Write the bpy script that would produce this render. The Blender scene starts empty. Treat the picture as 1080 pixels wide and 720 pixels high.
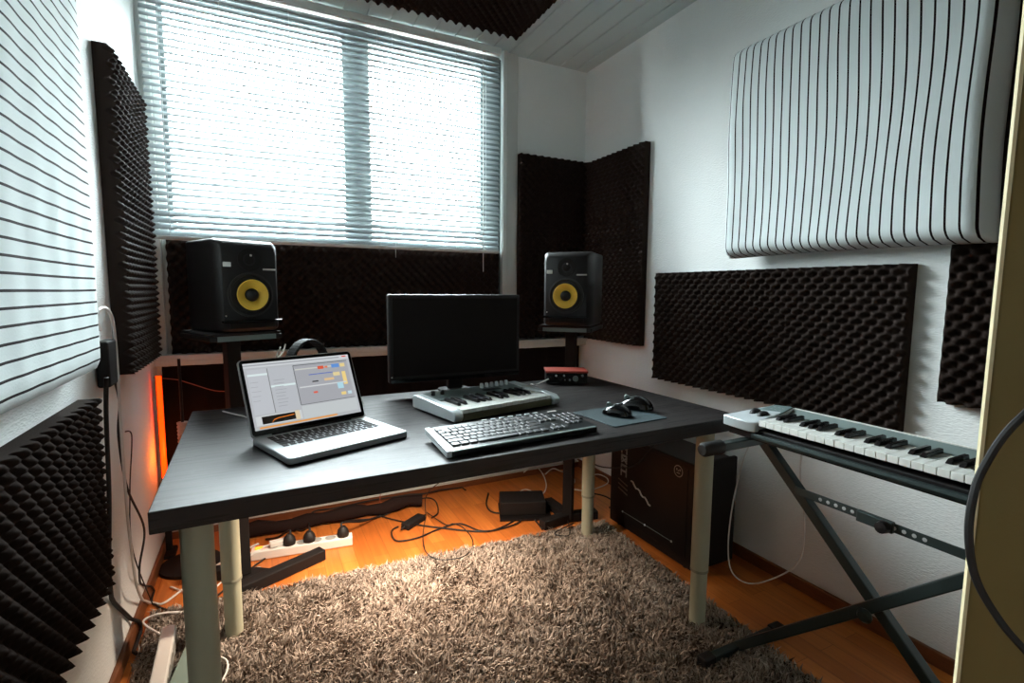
import bpy, bmesh, math, random
from mathutils import Vector, Matrix
import numpy as np
random.seed(7); rng = np.random.default_rng(7)
S = bpy.context.scene; COL = S.collection
PI = math.pi
# ---------------------------------------------------------------- camera (world: X along the window wall, Y into the room, Z up)
FPX, YAW, PITCH, ROLL, CAMZ = 530.66, math.radians(26.513), math.radians(-5.816), math.radians(0.405), 1.14
cy, sy, cp, sp, cr, sr = math.cos(YAW), math.sin(YAW), math.cos(PITCH), math.sin(PITCH), math.cos(ROLL), math.sin(ROLL)
Fv = Vector((sy*cp, cy*cp, sp)); R0 = Vector((cy, -sy, 0)); U0 = R0.cross(Fv)
Rv = cr*R0 + sr*U0; Uv = -sr*R0 + cr*U0
cam = bpy.data.objects.new('camera', bpy.data.cameras.new('camera')); COL.objects.link(cam)
m = Matrix((Rv, Uv, -Fv)).transposed().to_4x4(); m.translation = (0, 0, CAMZ); cam.matrix_world = m
cam.data.sensor_width = 36; cam.data.lens = 36*FPX/1080; cam.data.clip_start = .02
S.camera = cam
CAM = Vector((0, 0, CAMZ))
# where a point measured in the photograph lies on a known plane of the room
def ray(x, y): return Fv + Rv*((x-540)/FPX) - Uv*((y-360)/FPX)
def onX(X, x, y): d = ray(x, y); return CAM + d*(X/d.x)
def onY(Y, x, y): d = ray(x, y); return CAM + d*(Y/d.y)
def onZ(Z, x, y): d = ray(x, y); return CAM + d*((Z-CAMZ)/d.z)

# ---------------------------------------------------------------- materials
def nd(nt, t, **k):
    n = nt.nodes.new(t)
    for a, b in k.items(): setattr(n, a, b)
    return n
def srgb(c):
    return tuple((v/255/12.92 if v/255 <= .04045 else ((v/255+.055)/1.055)**2.4) for v in c) + (1,)
def mat(name, col, rough=.5, metal=0, bump=0, bscale=200, var=0, vscale=8, spec=.5, emit=None, estr=0, stretch=None, col2=None, sheen=0):
    M = bpy.data.materials.new(name); M.use_nodes = True; nt = M.node_tree; b = nt.nodes['Principled BSDF']
    c = srgb(col); b.inputs['Base Color'].default_value = c; b.inputs['Roughness'].default_value = rough
    b.inputs['Metallic'].default_value = metal; b.inputs['Specular IOR Level'].default_value = spec
    if sheen: b.inputs['Sheen Weight'].default_value = sheen
    tc = nd(nt, 'ShaderNodeTexCoord'); mp = nd(nt, 'ShaderNodeMapping'); nt.links.new(tc.outputs['Object'], mp.inputs[0])
    if stretch: mp.inputs['Scale'].default_value = stretch
    if var or col2:
        n = nd(nt, 'ShaderNodeTexNoise'); n.inputs['Scale'].default_value = vscale; n.inputs['Detail'].default_value = 6
        nt.links.new(mp.outputs[0], n.inputs['Vector'])
        r = nd(nt, 'ShaderNodeValToRGB'); r.color_ramp.elements[0].position = .3; r.color_ramp.elements[1].position = .7
        lo = srgb(col2) if col2 else tuple(v*(1-var) for v in c[:3])+(1,)
        r.color_ramp.elements[0].color = lo; r.color_ramp.elements[1].color = c
        nt.links.new(n.outputs['Fac'], r.inputs[0]); nt.links.new(r.outputs[0], b.inputs['Base Color'])
    if bump:
        n = nd(nt, 'ShaderNodeTexNoise'); n.inputs['Scale'].default_value = bscale; n.inputs['Detail'].default_value = 3
        nt.links.new(mp.outputs[0], n.inputs['Vector'])
        bp = nd(nt, 'ShaderNodeBump'); bp.inputs['Strength'].default_value = bump; bp.inputs['Distance'].default_value = .002
        nt.links.new(n.outputs['Fac'], bp.inputs['Height']); nt.links.new(bp.outputs[0], b.inputs['Normal'])
    if emit: b.inputs['Emission Color'].default_value = srgb(emit); b.inputs['Emission Strength'].default_value = estr
    return M
def wallpaper(name, col):
    M = mat(name, col, rough=.85, spec=.2); nt = M.node_tree; b = nt.nodes['Principled BSDF']
    tc = nd(nt, 'ShaderNodeTexCoord')
    w = nd(nt, 'ShaderNodeTexVoronoi'); w.inputs['Scale'].default_value = 160
    mp = nd(nt, 'ShaderNodeMapping'); mp.inputs['Scale'].default_value = (1, .5, 1.4); mp.inputs['Rotation'].default_value = (.5, .3, .2)
    nt.links.new(tc.outputs['Object'], mp.inputs[0]); nt.links.new(mp.outputs[0], w.inputs['Vector'])
    bp = nd(nt, 'ShaderNodeBump'); bp.inputs['Strength'].default_value = .55; bp.inputs['Distance'].default_value = .002
    nt.links.new(w.outputs['Distance'], bp.inputs['Height']); nt.links.new(bp.outputs[0], b.inputs['Normal'])
    n = nd(nt, 'ShaderNodeTexNoise'); n.inputs['Scale'].default_value = 3; n.inputs['Detail'].default_value = 5
    nt.links.new(tc.outputs['Object'], n.inputs['Vector'])
    r = nd(nt, 'ShaderNodeValToRGB'); c = srgb(col); r.color_ramp.elements[0].color = tuple(v*.9 for v in c[:3])+(1,); r.color_ramp.elements[1].color = c
    nt.links.new(n.outputs['Fac'], r.inputs[0]); nt.links.new(r.outputs[0], b.inputs['Base Color'])
    return M
def laminate():
    M = mat('orange_laminate', (196, 112, 48), rough=.38); nt = M.node_tree; b = nt.nodes['Principled BSDF']
    tc = nd(nt, 'ShaderNodeTexCoord'); mp = nd(nt, 'ShaderNodeMapping'); mp.inputs['Rotation'].default_value = (0, 0, PI/2)
    nt.links.new(tc.outputs['Object'], mp.inputs[0])
    br = nd(nt, 'ShaderNodeTexBrick'); br.inputs['Scale'].default_value = 1; br.inputs['Brick Width'].default_value = .6; br.inputs['Row Height'].default_value = .065
    br.inputs['Mortar Size'].default_value = .0006; br.inputs['Color1'].default_value = srgb((206, 122, 54)); br.inputs['Color2'].default_value = srgb((180, 98, 40)); br.inputs['Mortar'].default_value = srgb((110, 56, 22))
    nt.links.new(mp.outputs[0], br.inputs['Vector'])
    m2 = nd(nt, 'ShaderNodeMapping'); m2.inputs['Scale'].default_value = (60, 3, 1); nt.links.new(tc.outputs['Object'], m2.inputs[0])
    n = nd(nt, 'ShaderNodeTexNoise'); n.inputs['Scale'].default_value = 1; n.inputs['Detail'].default_value = 5; nt.links.new(m2.outputs[0], n.inputs['Vector'])
    mx = nd(nt, 'ShaderNodeMixRGB', blend_type='MULTIPLY'); mx.inputs[0].default_value = .5
    r = nd(nt, 'ShaderNodeValToRGB'); r.color_ramp.elements[0].color = (.5, .45, .4, 1); r.color_ramp.elements[0].position = .3; r.color_ramp.elements[1].position = .65
    nt.links.new(n.outputs['Fac'], r.inputs[0]); nt.links.new(br.outputs['Color'], mx.inputs[1]); nt.links.new(r.outputs[0], mx.inputs[2]); nt.links.new(mx.outputs[0], b.inputs['Base Color'])
    return M
def desk_wood():
    M = mat('black_brown_wood', (30, 27, 26), rough=.36, spec=.28); nt = M.node_tree; b = nt.nodes['Principled BSDF']; b.inputs['Coat Weight'].default_value = .17; b.inputs['Coat Roughness'].default_value = .27; b.inputs['Coat IOR'].default_value = 1.6
    tc = nd(nt, 'ShaderNodeTexCoord'); mp = nd(nt, 'ShaderNodeMapping'); mp.inputs['Scale'].default_value = (3, 60, 60); nt.links.new(tc.outputs['Object'], mp.inputs[0])
    n = nd(nt, 'ShaderNodeTexNoise'); n.inputs['Scale'].default_value = 1.6; n.inputs['Detail'].default_value = 8; n.inputs['Distortion'].default_value = .6; nt.links.new(mp.outputs[0], n.inputs['Vector'])
    r = nd(nt, 'ShaderNodeValToRGB'); r.color_ramp.elements[0].color = srgb((13, 10, 10)); r.color_ramp.elements[1].color = srgb((38, 31, 29)); r.color_ramp.elements[0].position = .3; r.color_ramp.elements[1].position = .7
    nt.links.new(n.outputs['Fac'], r.inputs[0]); nt.links.new(r.outputs[0], b.inputs['Base Color'])
    r2 = nd(nt, 'ShaderNodeMapRange'); r2.inputs['To Min'].default_value = .34; r2.inputs['To Max'].default_value = .62; nt.links.new(n.outputs['Fac'], r2.inputs['Value']); nt.links.new(r2.outputs[0], b.inputs['Roughness'])
    r3 = nd(nt, 'ShaderNodeMapRange'); r3.inputs['From Min'].default_value = .3; r3.inputs['From Max'].default_value = .7; r3.inputs['To Min'].default_value = .20; r3.inputs['To Max'].default_value = .40; nt.links.new(n.outputs['Fac'], r3.inputs['Value']); nt.links.new(r3.outputs[0], b.inputs['Coat Roughness'])
    r4 = nd(nt, 'ShaderNodeMapRange'); r4.inputs['From Min'].default_value = .3; r4.inputs['From Max'].default_value = .7; r4.inputs['To Min'].default_value = .30; r4.inputs['To Max'].default_value = .08; nt.links.new(n.outputs['Fac'], r4.inputs['Value']); nt.links.new(r4.outputs[0], b.inputs['Coat Weight'])
    bp = nd(nt, 'ShaderNodeBump'); bp.inputs['Strength'].default_value = .25; bp.inputs['Distance'].default_value = .001; nt.links.new(n.outputs['Fac'], bp.inputs['Height']); nt.links.new(bp.outputs[0], b.inputs['Normal']); nt.links.new(bp.outputs[0], b.inputs['Coat Normal'])
    return M
def striped(name, axis, period, width, off=0, wob=.004):
    M = mat(name, (214, 220, 220), rough=.9, spec=.1); nt = M.node_tree; b = nt.nodes['Principled BSDF']
    at = nd(nt, 'ShaderNodeAttribute'); at.attribute_name = 'stripe'
    m1 = nd(nt, 'ShaderNodeMath', operation='MULTIPLY_ADD'); m1.inputs[1].default_value = 1/period; m1.inputs[2].default_value = off
    nt.links.new(at.outputs['Fac'], m1.inputs[0])
    fr = nd(nt, 'ShaderNodeMath', operation='FRACT'); nt.links.new(m1.outputs[0], fr.inputs[0])
    lt = nd(nt, 'ShaderNodeMath', operation='LESS_THAN'); lt.inputs[1].default_value = width/period; nt.links.new(fr.outputs[0], lt.inputs[0])
    mx = nd(nt, 'ShaderNodeMixRGB'); mx.inputs[1].default_value = srgb((204, 211, 211)); mx.inputs[2].default_value = srgb((28, 18, 20)); nt.links.new(lt.outputs[0], mx.inputs[0]); nt.links.new(mx.outputs[0], b.inputs['Base Color'])
    n = nd(nt, 'ShaderNodeTexNoise'); n.inputs['Scale'].default_value = 260; bp = nd(nt, 'ShaderNodeBump'); bp.inputs['Strength'].default_value = .3; bp.inputs['Distance'].default_value = .002
    tc = nd(nt, 'ShaderNodeTexCoord'); nt.links.new(tc.outputs['Object'], n.inputs['Vector']); nt.links.new(n.outputs['Fac'], bp.inputs['Height']); nt.links.new(bp.outputs[0], b.inputs['Normal'])
    return M
def slat_mat():
    M = bpy.data.materials.new('white_slat'); M.use_nodes = True; nt = M.node_tree; b = nt.nodes['Principled BSDF']
    b.inputs['Base Color'].default_value = srgb((160, 168, 170)); b.inputs['Roughness'].default_value = .4
    t = nd(nt, 'ShaderNodeBsdfTranslucent'); t.inputs[0].default_value = (.6, .65, .66, 1)
    mx = nd(nt, 'ShaderNodeMixShader'); mx.inputs[0].default_value = .03
    nt.links.new(b.outputs[0], mx.inputs[1]); nt.links.new(t.outputs[0], mx.inputs[2]); nt.links.new(mx.outputs[0], nt.nodes['Material Output'].inputs[0])
    return M
def glass_mat():
    M = bpy.data.materials.new('window_glass'); M.use_nodes = True; nt = M.node_tree; nt.nodes.remove(nt.nodes['Principled BSDF'])
    t = nd(nt, 'ShaderNodeBsdfTransparent'); t.inputs[0].default_value = (.93, .96, .96, 1); g = nd(nt, 'ShaderNodeBsdfGlossy'); g.inputs['Roughness'].default_value = .02
    lw = nd(nt, 'ShaderNodeLayerWeight'); lw.inputs[0].default_value = .2; mx = nd(nt, 'ShaderNodeMixShader')
    nt.links.new(lw.outputs['Fresnel'], mx.inputs[0]); nt.links.new(t.outputs[0], mx.inputs[1]); nt.links.new(g.outputs[0], mx.inputs[2]); nt.links.new(mx.outputs[0], nt.nodes['Material Output'].inputs[0])
    return M
def rug_mat():
    M = mat('taupe_shag', (168, 150, 134), rough=.95, spec=.05); nt = M.node_tree; b = nt.nodes['Principled BSDF']
    at = nd(nt, 'ShaderNodeAttribute'); at.attribute_name = 'tuft'
    r = nd(nt, 'ShaderNodeValToRGB'); r.color_ramp.elements[0].color = srgb((84, 70, 60)); r.color_ramp.elements[1].color = srgb((206, 192, 178))
    nt.links.new(at.outputs['Fac'], r.inputs[0]); nt.links.new(r.outputs[0], b.inputs['Base Color'])
    return M
WALL = wallpaper('white_wallpaper', (238, 240, 238)); WHITE = mat('white_paint', (208, 210, 206), rough=.45, var=.06)
CEIL = mat('white_ceiling_plank', (196, 206, 204), rough=.3, var=.06, vscale=3); FLOOR = laminate(); BASE = mat('brown_baseboard', (120, 70, 38), rough=.45, var=.3, vscale=20, stretch=(1, 1, 8))
FOAM = mat('charcoal_brown_foam', (44, 35, 31), rough=.9, spec=.15, bump=.3, bscale=700)
FOAMD = mat('dark_foam', (40, 31, 27), rough=.95, spec=.1, bump=.3, bscale=700)
DARKCLOTH = mat('dark_fabric', (36, 26, 24), rough=1, spec=.1, bump=.4, bscale=500)
DESK = desk_wood(); LEG = mat('pale_grey_green_leg', (176, 176, 152), rough=.5, bump=.1, bscale=500); LEGRING = mat('leg_ring', (140, 140, 122), rough=.5)
BLACK = mat('black_plastic', (20, 17, 17), rough=.45, spec=.3); BLACKG = mat('gloss_black', (12, 11, 12), rough=.12); BLACKM = mat('matte_black', (24, 20, 19), rough=.7, spec=.25)
RUBBER = mat('black_rubber', (20, 17, 16), rough=.6); TUBE = mat('black_tube', (50, 60, 59), rough=.3, metal=.3)
ALU = mat('silver_aluminium', (172, 176, 178), rough=.42, metal=.5); SILVER = mat('silver_plastic', (196, 203, 205), rough=.35, metal=.25); SILVERD = mat('grey_green_plastic', (112, 124, 122), rough=.35, metal=.2)
WKEY = mat('white_key', (226, 226, 220), rough=.25); BKEY = mat('black_key', (18, 15, 15), rough=.25); YELLOW = mat('yellow_cone', (244, 200, 74), rough=.45, var=.1, vscale=40)
RED = mat('red_metal', (150, 58, 44), rough=.5, metal=.1); WPL = mat('white_plastic', (214, 212, 206), rough=.4); WCABLE = mat('white_cable', (214, 208, 202), rough=.5); KEYC = mat('black_keycap', (30, 33, 35), rough=.42, spec=.7)
KBODY = mat('black_keyboard_body', (26, 29, 30), rough=.3); PAD = mat('dark_teal_mat', (40, 56, 60), rough=.6); GLASS = glass_mat(); SLAT = slat_mat(); RUG = rug_mat()
DOOR = mat('olive_door', (122, 104, 54), rough=.6, var=.15, vscale=4, bump=.15, bscale=300); DOOREDGE = mat('raw_wood_edge', (214, 200, 160), rough=.6)
LABELW = mat('pale_print', (190, 186, 178), rough=.5); TEALB = mat('grey_green_card', (118, 138, 130), rough=.6); RUGB = mat('rug_backing', (70, 58, 50), rough=1)
PRINT = mat('dim_print', (150, 146, 138), rough=.6); HOLE = mat('bright_inner', (180, 182, 180), rough=.6)

# ---------------------------------------------------------------- mesh building
class MB:
    def __init__(s): s.v = []; s.f = []; s.mi = []; s.cur = 0; s.tr = Matrix()
    def add(s, vs, fs):
        n = len(s.v); s.v += [tuple(s.tr @ Vector(p)) for p in vs]; s.f += [tuple(i+n for i in f) for f in fs]; s.mi += [s.cur]*len(fs); return s
    def box(s, c, d, rot=None):
        hx, hy, hz = d[0]/2, d[1]/2, d[2]/2; P = [Vector((x, y, z)) for x in (-hx, hx) for y in (-hy, hy) for z in (-hz, hz)]
        if rot is not None: P = [rot @ p for p in P]
        return s.add([p+Vector(c) for p in P], [(0, 1, 3, 2), (4, 6, 7, 5), (0, 4, 5, 1), (2, 3, 7, 6), (0, 2, 6, 4), (1, 5, 7, 3)])
    def bb(s, a, b): return s.box([(a[i]+b[i])/2 for i in range(3)], [abs(b[i]-a[i]) for i in range(3)])
    def beam(s, p, q, w, h, up=(0, 0, 1)):
        p, q = Vector(p), Vector(q); d = (q-p); L = d.length; d.normalize(); u = Vector(up); x = d.cross(u)
        if x.length < 1e-4: x = d.cross(Vector((1, 0, 0)))
        x.normalize(); z = x.cross(d); rot = Matrix((x, d, z)).transposed(); return s.box((p+q)/2, (w, L, h), rot)
    def tube(s, path, r, n=10, caps=True):
        P = [Vector(p) for p in path]; rr = r if isinstance(r, (list, tuple)) else [r]*len(P); vs = []; prev = None
        for i, p in enumerate(P):
            t = (P[min(i+1, len(P)-1)]-P[max(i-1, 0)])
            if t.length < 1e-9: t = Vector((0, 0, 1))
            t.normalize()
            if prev is None: x = t.orthogonal().normalized()
            else: x = (prev - t*prev.dot(t)); x = x.normalized() if x.length > 1e-6 else t.orthogonal().normalized()
            prev = x; y = t.cross(x)
            vs += [p + (x*math.cos(2*PI*k/n)+y*math.sin(2*PI*k/n))*rr[i] for k in range(n)]
        fs = [(i*n+k, i*n+(k+1) % n, (i+1)*n+(k+1) % n, (i+1)*n+k) for i in range(len(P)-1) for k in range(n)]
        if caps: fs += [tuple(range(n-1, -1, -1)), tuple((len(P)-1)*n+k for k in range(n))]
        return s.add(vs, fs)
    def cyl(s, p, q, r, n=24, r2=None): return s.tube([p, q], [r, r if r2 is None else r2], n)
    def lathe(s, prof, o=(0, 0, 0), ax=(0, 0, 1), n=32):
        ax = Vector(ax).normalized(); x = ax.orthogonal().normalized(); y = ax.cross(x); o = Vector(o)
        vs = [o+ax*h+(x*math.cos(2*PI*k/n)+y*math.sin(2*PI*k/n))*max(r, 1e-5) for r, h in prof for k in range(n)]
        return s.add(vs, [(i*n+k, i*n+(k+1) % n, (i+1)*n+(k+1) % n, (i+1)*n+k) for i in range(len(prof)-1) for k in range(n)])
    def prism(s, poly, z0, z1):   # poly in xy
        n = len(poly); vs = [(x, y, z0) for x, y in poly]+[(x, y, z1) for x, y in poly]
        return s.add(vs, [tuple(range(n-1, -1, -1)), tuple(range(n, 2*n))]+[(i, (i+1) % n, n+(i+1) % n, n+i) for i in range(n)])
    def build(s, name, mt, parent=None, bevel=0, smooth=False, seg=2, fixn=True):
        me = bpy.data.meshes.new(name); me.from_pydata(s.v, [], s.f)
        for x in (mt if isinstance(mt, (list, tuple)) else [mt]): me.materials.append(x)
        if any(s.mi): me.polygons.foreach_set('material_index', s.mi)
        if fixn:
            bm = bmesh.new(); bm.from_mesh(me); bmesh.ops.recalc_face_normals(bm, faces=bm.faces); bm.to_mesh(me); bm.free()
        if smooth:
            me.polygons.foreach_set('use_smooth', [True]*len(me.polygons))
            try: me.set_sharp_from_angle(angle=math.radians(40))
            except Exception: pass
        me.update()
        o = bpy.data.objects.new(name, me); COL.objects.link(o)
        if parent: o.parent = parent
        if bevel:
            b = o.modifiers.new('bevel', 'BEVEL'); b.width = bevel; b.segments = seg; b.limit_method = 'ANGLE'; b.angle_limit = math.radians(40)
        return o
def tag(o, label, cat, group=None, kind=None):
    o['label'] = label; o['category'] = cat
    if group: o['group'] = group
    if kind: o['kind'] = kind
    return o
def struct(o, label=None):
    o['kind'] = 'structure'
    if label: o['label'] = label
    return o
def thing(name, label, cat, loc=(0, 0, 0), rz=0, group=None):
    o = bpy.data.objects.new(name, None); COL.objects.link(o); o.location = loc; o.rotation_euler = (0, 0, rz); o.empty_display_size = .05
    return tag(o, label, cat, group)
def setorigin(o, loc):   # move a mesh's origin to its base, geometry stays
    loc = Vector(loc); o.data.transform(Matrix.Translation(-loc)); o.location = loc; return o
def spline(pts, sub=8):
    P = [Vector(p) for p in pts]; out = []
    for i in range(len(P)-1):
        a, b, c, d = P[max(i-1, 0)], P[i], P[i+1], P[min(i+2, len(P)-1)]
        for k in range(sub):
            t = k/sub; out.append(.5*((2*b)+(-a+c)*t+(2*a-5*b+4*c-d)*t*t+(-a+3*b-3*c+d)*t**3))
    return out+[P[-1]]
def cable(pts, r, mt, label, name='cable', group=None):
    q = spline(pts)
    for p in q:
        if p.z < r+.0005: p.z = r+.0005
        p.x = max(p.x, XL+r+(.0155 if p.z < .058 else .001)); p.x = min(p.x, XR-r-(.0155 if p.z < .058 else .001)); p.y = min(p.y, YB-r-.02)
    o = MB().tube(q, r, 8).build(name, mt, smooth=True); setorigin(o, q[0])
    return tag(o, label, 'cable', group)

# ---------------------------------------------------------------- room shell
XL, XR, YB, YF, H = -.42, 1.82, 2.66, -1.25, 2.45
T = .12
WX0, WX1, WZ0, WZ1 = -.38, 1.26, .865, 2.42    # window opening
struct(MB().bb((XL-T, YF-T, -.1), (XR+T, YB+T+.1, 0)).build('floor', FLOOR))
b = MB().bb((XL-T, YB, -.1), (WX0, YB+.2, H)).bb((WX1, YB, 0), (XR+T, YB+.2, H)).bb((WX0, YB, -.1), (WX1, YB+.2, WZ0)).bb((WX0, YB, WZ1), (WX1, YB+.2, H))
struct(b.build('wall_back', WALL))
b = MB().bb((XL-T, YF-T, -.1), (XL, YB, H)); struct(b.build('wall_left', WALL))
struct(MB().bb((XR, YF-T, -.1), (XR+T, YB, H)).build('wall_right', WALL))
struct(MB().bb((XL, YF-T, -.1), (XR, YF, H)).build('wall_front', WALL))
# ceiling of lengthwise planks with V grooves
b = MB().bb((XL-T, YF-T, H+.008), (XR+T, YB+.2, H+.1)); x = XL-.01; k = 0
x = .62-.112*10
while x < XR+.1:
    x0, x1 = max(x+.004, XL-T), min(x+.108, XR+T)
    if x1 > x0: b.bb((x0, YF-T, H), (x1, YB+.0, H+.012))
    x += .112
struct(b.build('ceiling', CEIL, bevel=.002))
# tiny plank clips along the window wall
# baseboards
def bboard(n, a, c): struct(MB().bb(a, c).build(n, BASE, bevel=.004))
bboard('baseboard_left', (XL, YF, 0), (XL+.014, YB, .05)); bboard('baseboard_right', (XR-.014, YF, 0), (XR, YB, .05)); bboard('baseboard_front', (XL+.014, YF, 0), (XR-.014, YF+.014, .05))
b = MB().bb((XL+.014, YB-.014, 0), (XR-.014, YB, .036)); b.cur = 1; b.bb((XL+.014, YB-.019, .036), (XR-.014, YB, .042))
struct(b.build('baseboard_back', [BASE, WHITE]))
# window
win = bpy.data.objects.new('window_1', None); COL.objects.link(win); win.location = (.44, YB+.1, WZ0); struct(win, 'wide white framed window with two bright panes behind a blind')
def wl(*a): return [a[0]-.44, a[1]-(YB+.1), a[2]-WZ0]
def wbox(nm, mt, *bx):
    b = MB()
    for a, c in bx: b.bb(wl(*a), wl(*c))
    return b.build(nm, mt, win, bevel=.003)
y0, y1 = YB+.02, YB+.08
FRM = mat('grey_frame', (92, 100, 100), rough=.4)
wbox('window_frame', FRM, ((WX0, y0, WZ0), (-.325, y1, WZ1)), ((1.13, y0, WZ0), (WX1, y1, WZ1)), ((-.325, y0, WZ0), (1.13, y1, WZ0+.05)), ((-.325, y0, WZ1-.05), (1.13, y1, WZ1)))
wbox('mullion', FRM, ((.40, y0, WZ0+.05), (.53, y1, WZ1-.05)))
wbox('transom', FRM, ((-.325, y0+.004, 1.30), (.40, y1-.004, 1.36)), ((.53, y0+.004, 1.30), (1.13, y1-.004, 1.36)))
wbox('window_pane', GLASS, ((-.325, y0+.028, WZ0+.05), (.40, y0+.032, WZ1-.05))); wbox('window_pane', GLASS, ((.53, y0+.028, WZ0+.05), (1.13, y0+.032, WZ1-.05)))
# sill and side boards
struct(MB().bb((XL, YB-.07, .825), (XR, YB+.02, .85)).bb((XL, YB-.055, .80), (XR, YB, .825)).build('trim_1', WHITE, bevel=.004), 'white window sill running along the whole window wall')
struct(MB().bb((1.245, YB-.035, .85), (1.275, YB, H)).bb((1.275, YB-.018, .85), (1.345, YB, H)).build('trim_2', WHITE, bevel=.003), 'white board beside the right end of the window')
struct(MB().bb((-.40, YB-.035, .85), (-.375, YB, H)).bb((-.375, YB-.012, .85), (-.345, YB, H)).build('trim_3', WHITE, bevel=.003), 'white upright beside the left end of the window')
# door leaf, open, beside the camera
dr = bpy.data.objects.new('door_1', None); COL.objects.link(dr); struct(dr, 'olive brown door leaf with pale raw edge at the right border of the view')
u = Vector((.40, -.9165, 0)).normalized(); DN = Vector((u.y, -u.x, 0)); DN = DN if DN.dot(Vector((-1, -.4, 0))) > 0 else -DN; DU = u
P0 = Vector((.655, .235, 0)); rotd = Matrix((u, -DN, Vector((0, 0, 1)))).transposed()
dr.location = P0
MB().box(rotd @ Vector((.42, .019, 1.06)), (.834, .036, 2.10), rotd).build('door_leaf', DOOR, dr, bevel=.002)
MB().box(rotd @ Vector((.0015, .019, 1.06)), (.003, .038, 2.10), rotd).build('edge_band', DOOREDGE, dr)

# ---------------------------------------------------------------- venetian blind
BY = YB-.065
bl = thing('venetian_blind', 'white horizontal slat blind covering the bright window', 'blind', (.40, BY, 1.34))
BX0, BX1 = -.395, 1.205
def bl_(x, y, z): return (x-.40, y-BY, z-1.34)
MB().box(bl_(.405, BY, 2.415), (BX1-BX0+.01, .04, .035)).build('head_rail', WHITE, bl, bevel=.003)
b = MB(); z = 1.372; pitch = .0272; ns = 0; ang = math.radians(42); nseg = 4
while z < 2.404:
    vs = []; sag = .0004*random.uniform(-1, 1); a2 = ang+random.uniform(-.05, .05)
    if ns < 4: a2 = math.radians(58)
    if z > 2.18: a2 += math.radians(22)*min(1, (z-2.18)/.16)
    pts = []
    for k in range(nseg+1):
        t = (k/nseg-.5)*.031; crown = .0022*(1-(2*k/nseg-1)**2)
        pts.append((-t*math.cos(a2)*-1, t*math.sin(a2), crown))   # room side low
    for X in (BX0, BX1):
        for (yy, zz, c) in pts: vs.append(bl_(X, BY+yy-c*math.sin(a2), z+zz+c*math.cos(a2)+sag))
    for X in (BX0, BX1):
        for (yy, zz, c) in pts: vs.append(bl_(X, BY+yy-c*math.sin(a2), z+zz+c*math.cos(a2)+sag-.0006))
    q = nseg+1; fs = [(k, k+1, q+k+1, q+k) for k in range(nseg)]+[(2*q+k+1, 2*q+k, 3*q+k, 3*q+k+1) for k in range(nseg)]
    fs += [(0, q, 3*q, 2*q), (nseg, 2*q+nseg, 3*q+nseg, q+nseg)]
    b.add(vs, fs); z += pitch; ns += 1
b.build('slats', SLAT, bl, smooth=True)
MB().box(bl_(.405, BY, 1.352), (BX1-BX0, .03, .016)).build('bottom_rail', WHITE, bl, bevel=.004)
for X in (-.33, -.11, .16, .55, .95, 1.12):
    MB().tube([bl_(X, BY-.016, 1.345), bl_(X, BY-.016, 2.40)], .0011, 6).build('ladder_cord', WHITE, bl)
MB().tube([bl_(.62, BY-.03, 1.30), bl_(.62, BY-.028, 2.40)], .0016, 6).build('pull_cord', WHITE, bl)
MB().tube([bl_(1.10, BY-.03, 1.24), bl_(1.10, BY-.028, 2.40)], .002, 6).build('tilt_wand', WPL, bl)

# ---------------------------------------------------------------- egg crate foam panels
def foam(name, label, O, U, V, N, w, h, mt=FOAM, lam=.046, base=.022, amp=.030, ph=0):
    U, V, N = Vector(U), Vector(V), Vector(N); st = lam/8
    nu, nv = max(8, int(w/st)), max(8, int(h/st)); i, j = np.meshgrid(np.arange(nu+1), np.arange(nv+1), indexing='ij')
    uu, vv = i*w/nu, j*h/nv
    s = np.cos(2*PI*(uu/lam+ph))*np.cos(2*PI*vv/lam); z = base+amp*(np.sign(s)*np.abs(s)**.85)*.5+amp*.5
    jig = .0015*np.sin(uu*9+vv*7)
    z = z+jig
    P = (np.outer(uu.ravel(), U)+np.outer(vv.ravel(), V)+np.outer(z.ravel(), N))
    g = (i*(nv+1)+j); A, B, C2, D = g[:-1, :-1].ravel(), g[1:, :-1].ravel(), g[1:, 1:].ravel(), g[:-1, 1:].ravel()
    faces = np.stack([A, B, C2, D], 1).tolist(); verts = P.tolist(); n0 = len(verts)
    edge = [int(g[k, 0]) for k in range(nu+1)]+[int(g[nu, k]) for k in range(1, nv+1)]+[int(g[k, nv]) for k in range(nu-1, -1, -1)]+[int(g[0, k]) for k in range(nv-1, 0, -1)]
    for e in edge: p = Vector(verts[e]); verts.append(tuple(p-N*p.dot(N)))
    ne = len(edge)
    for k in range(ne): faces.append((edge[k], n0+k, n0+(k+1) % ne, edge[(k+1) % ne]))
    faces.append(tuple(range(n0, n0+ne)))
    me = bpy.data.meshes.new(name); me.from_pydata(verts, [], faces)
    me.polygons.foreach_set('use_smooth', [True]*(nu*nv)+[False]*(len(faces)-nu*nv)); me.materials.append(mt)
    o = bpy.data.objects.new(name, me); COL.objects.link(o); o.location = O
    return tag(o, label, 'acoustic foam', 'egg crate acoustic foam panels')
Z = (0, 0, 1)
foam('foam_panel', 'tall dark egg-crate foam panel on the left wall beside the blind', (XL+.001, 1.96, .865), (0, 1, 0), Z, (1, 0, 0), .54, 1.0)
foam('foam_panel', 'dark egg-crate foam panel low on the left wall below the striped fabric', (XL+.001, .56, .37), (0, 1, 0), Z, (1, 0, 0), 1.03, .49, FOAMD)
foam('foam_panel', 'wide dark egg-crate foam panel standing in the window below the blind', (-.355, YB-.002, .852), (1, 0, 0), Z, (0, -1, 0), 1.575, .50)
foam('foam_panel', 'dark egg-crate foam panel on the window wall, left half of the corner pair', (1.345, YB-.02, .86), (1, 0, 0), Z, (0, -1, 0), .475-.001, 1.05, FOAMD)
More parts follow.
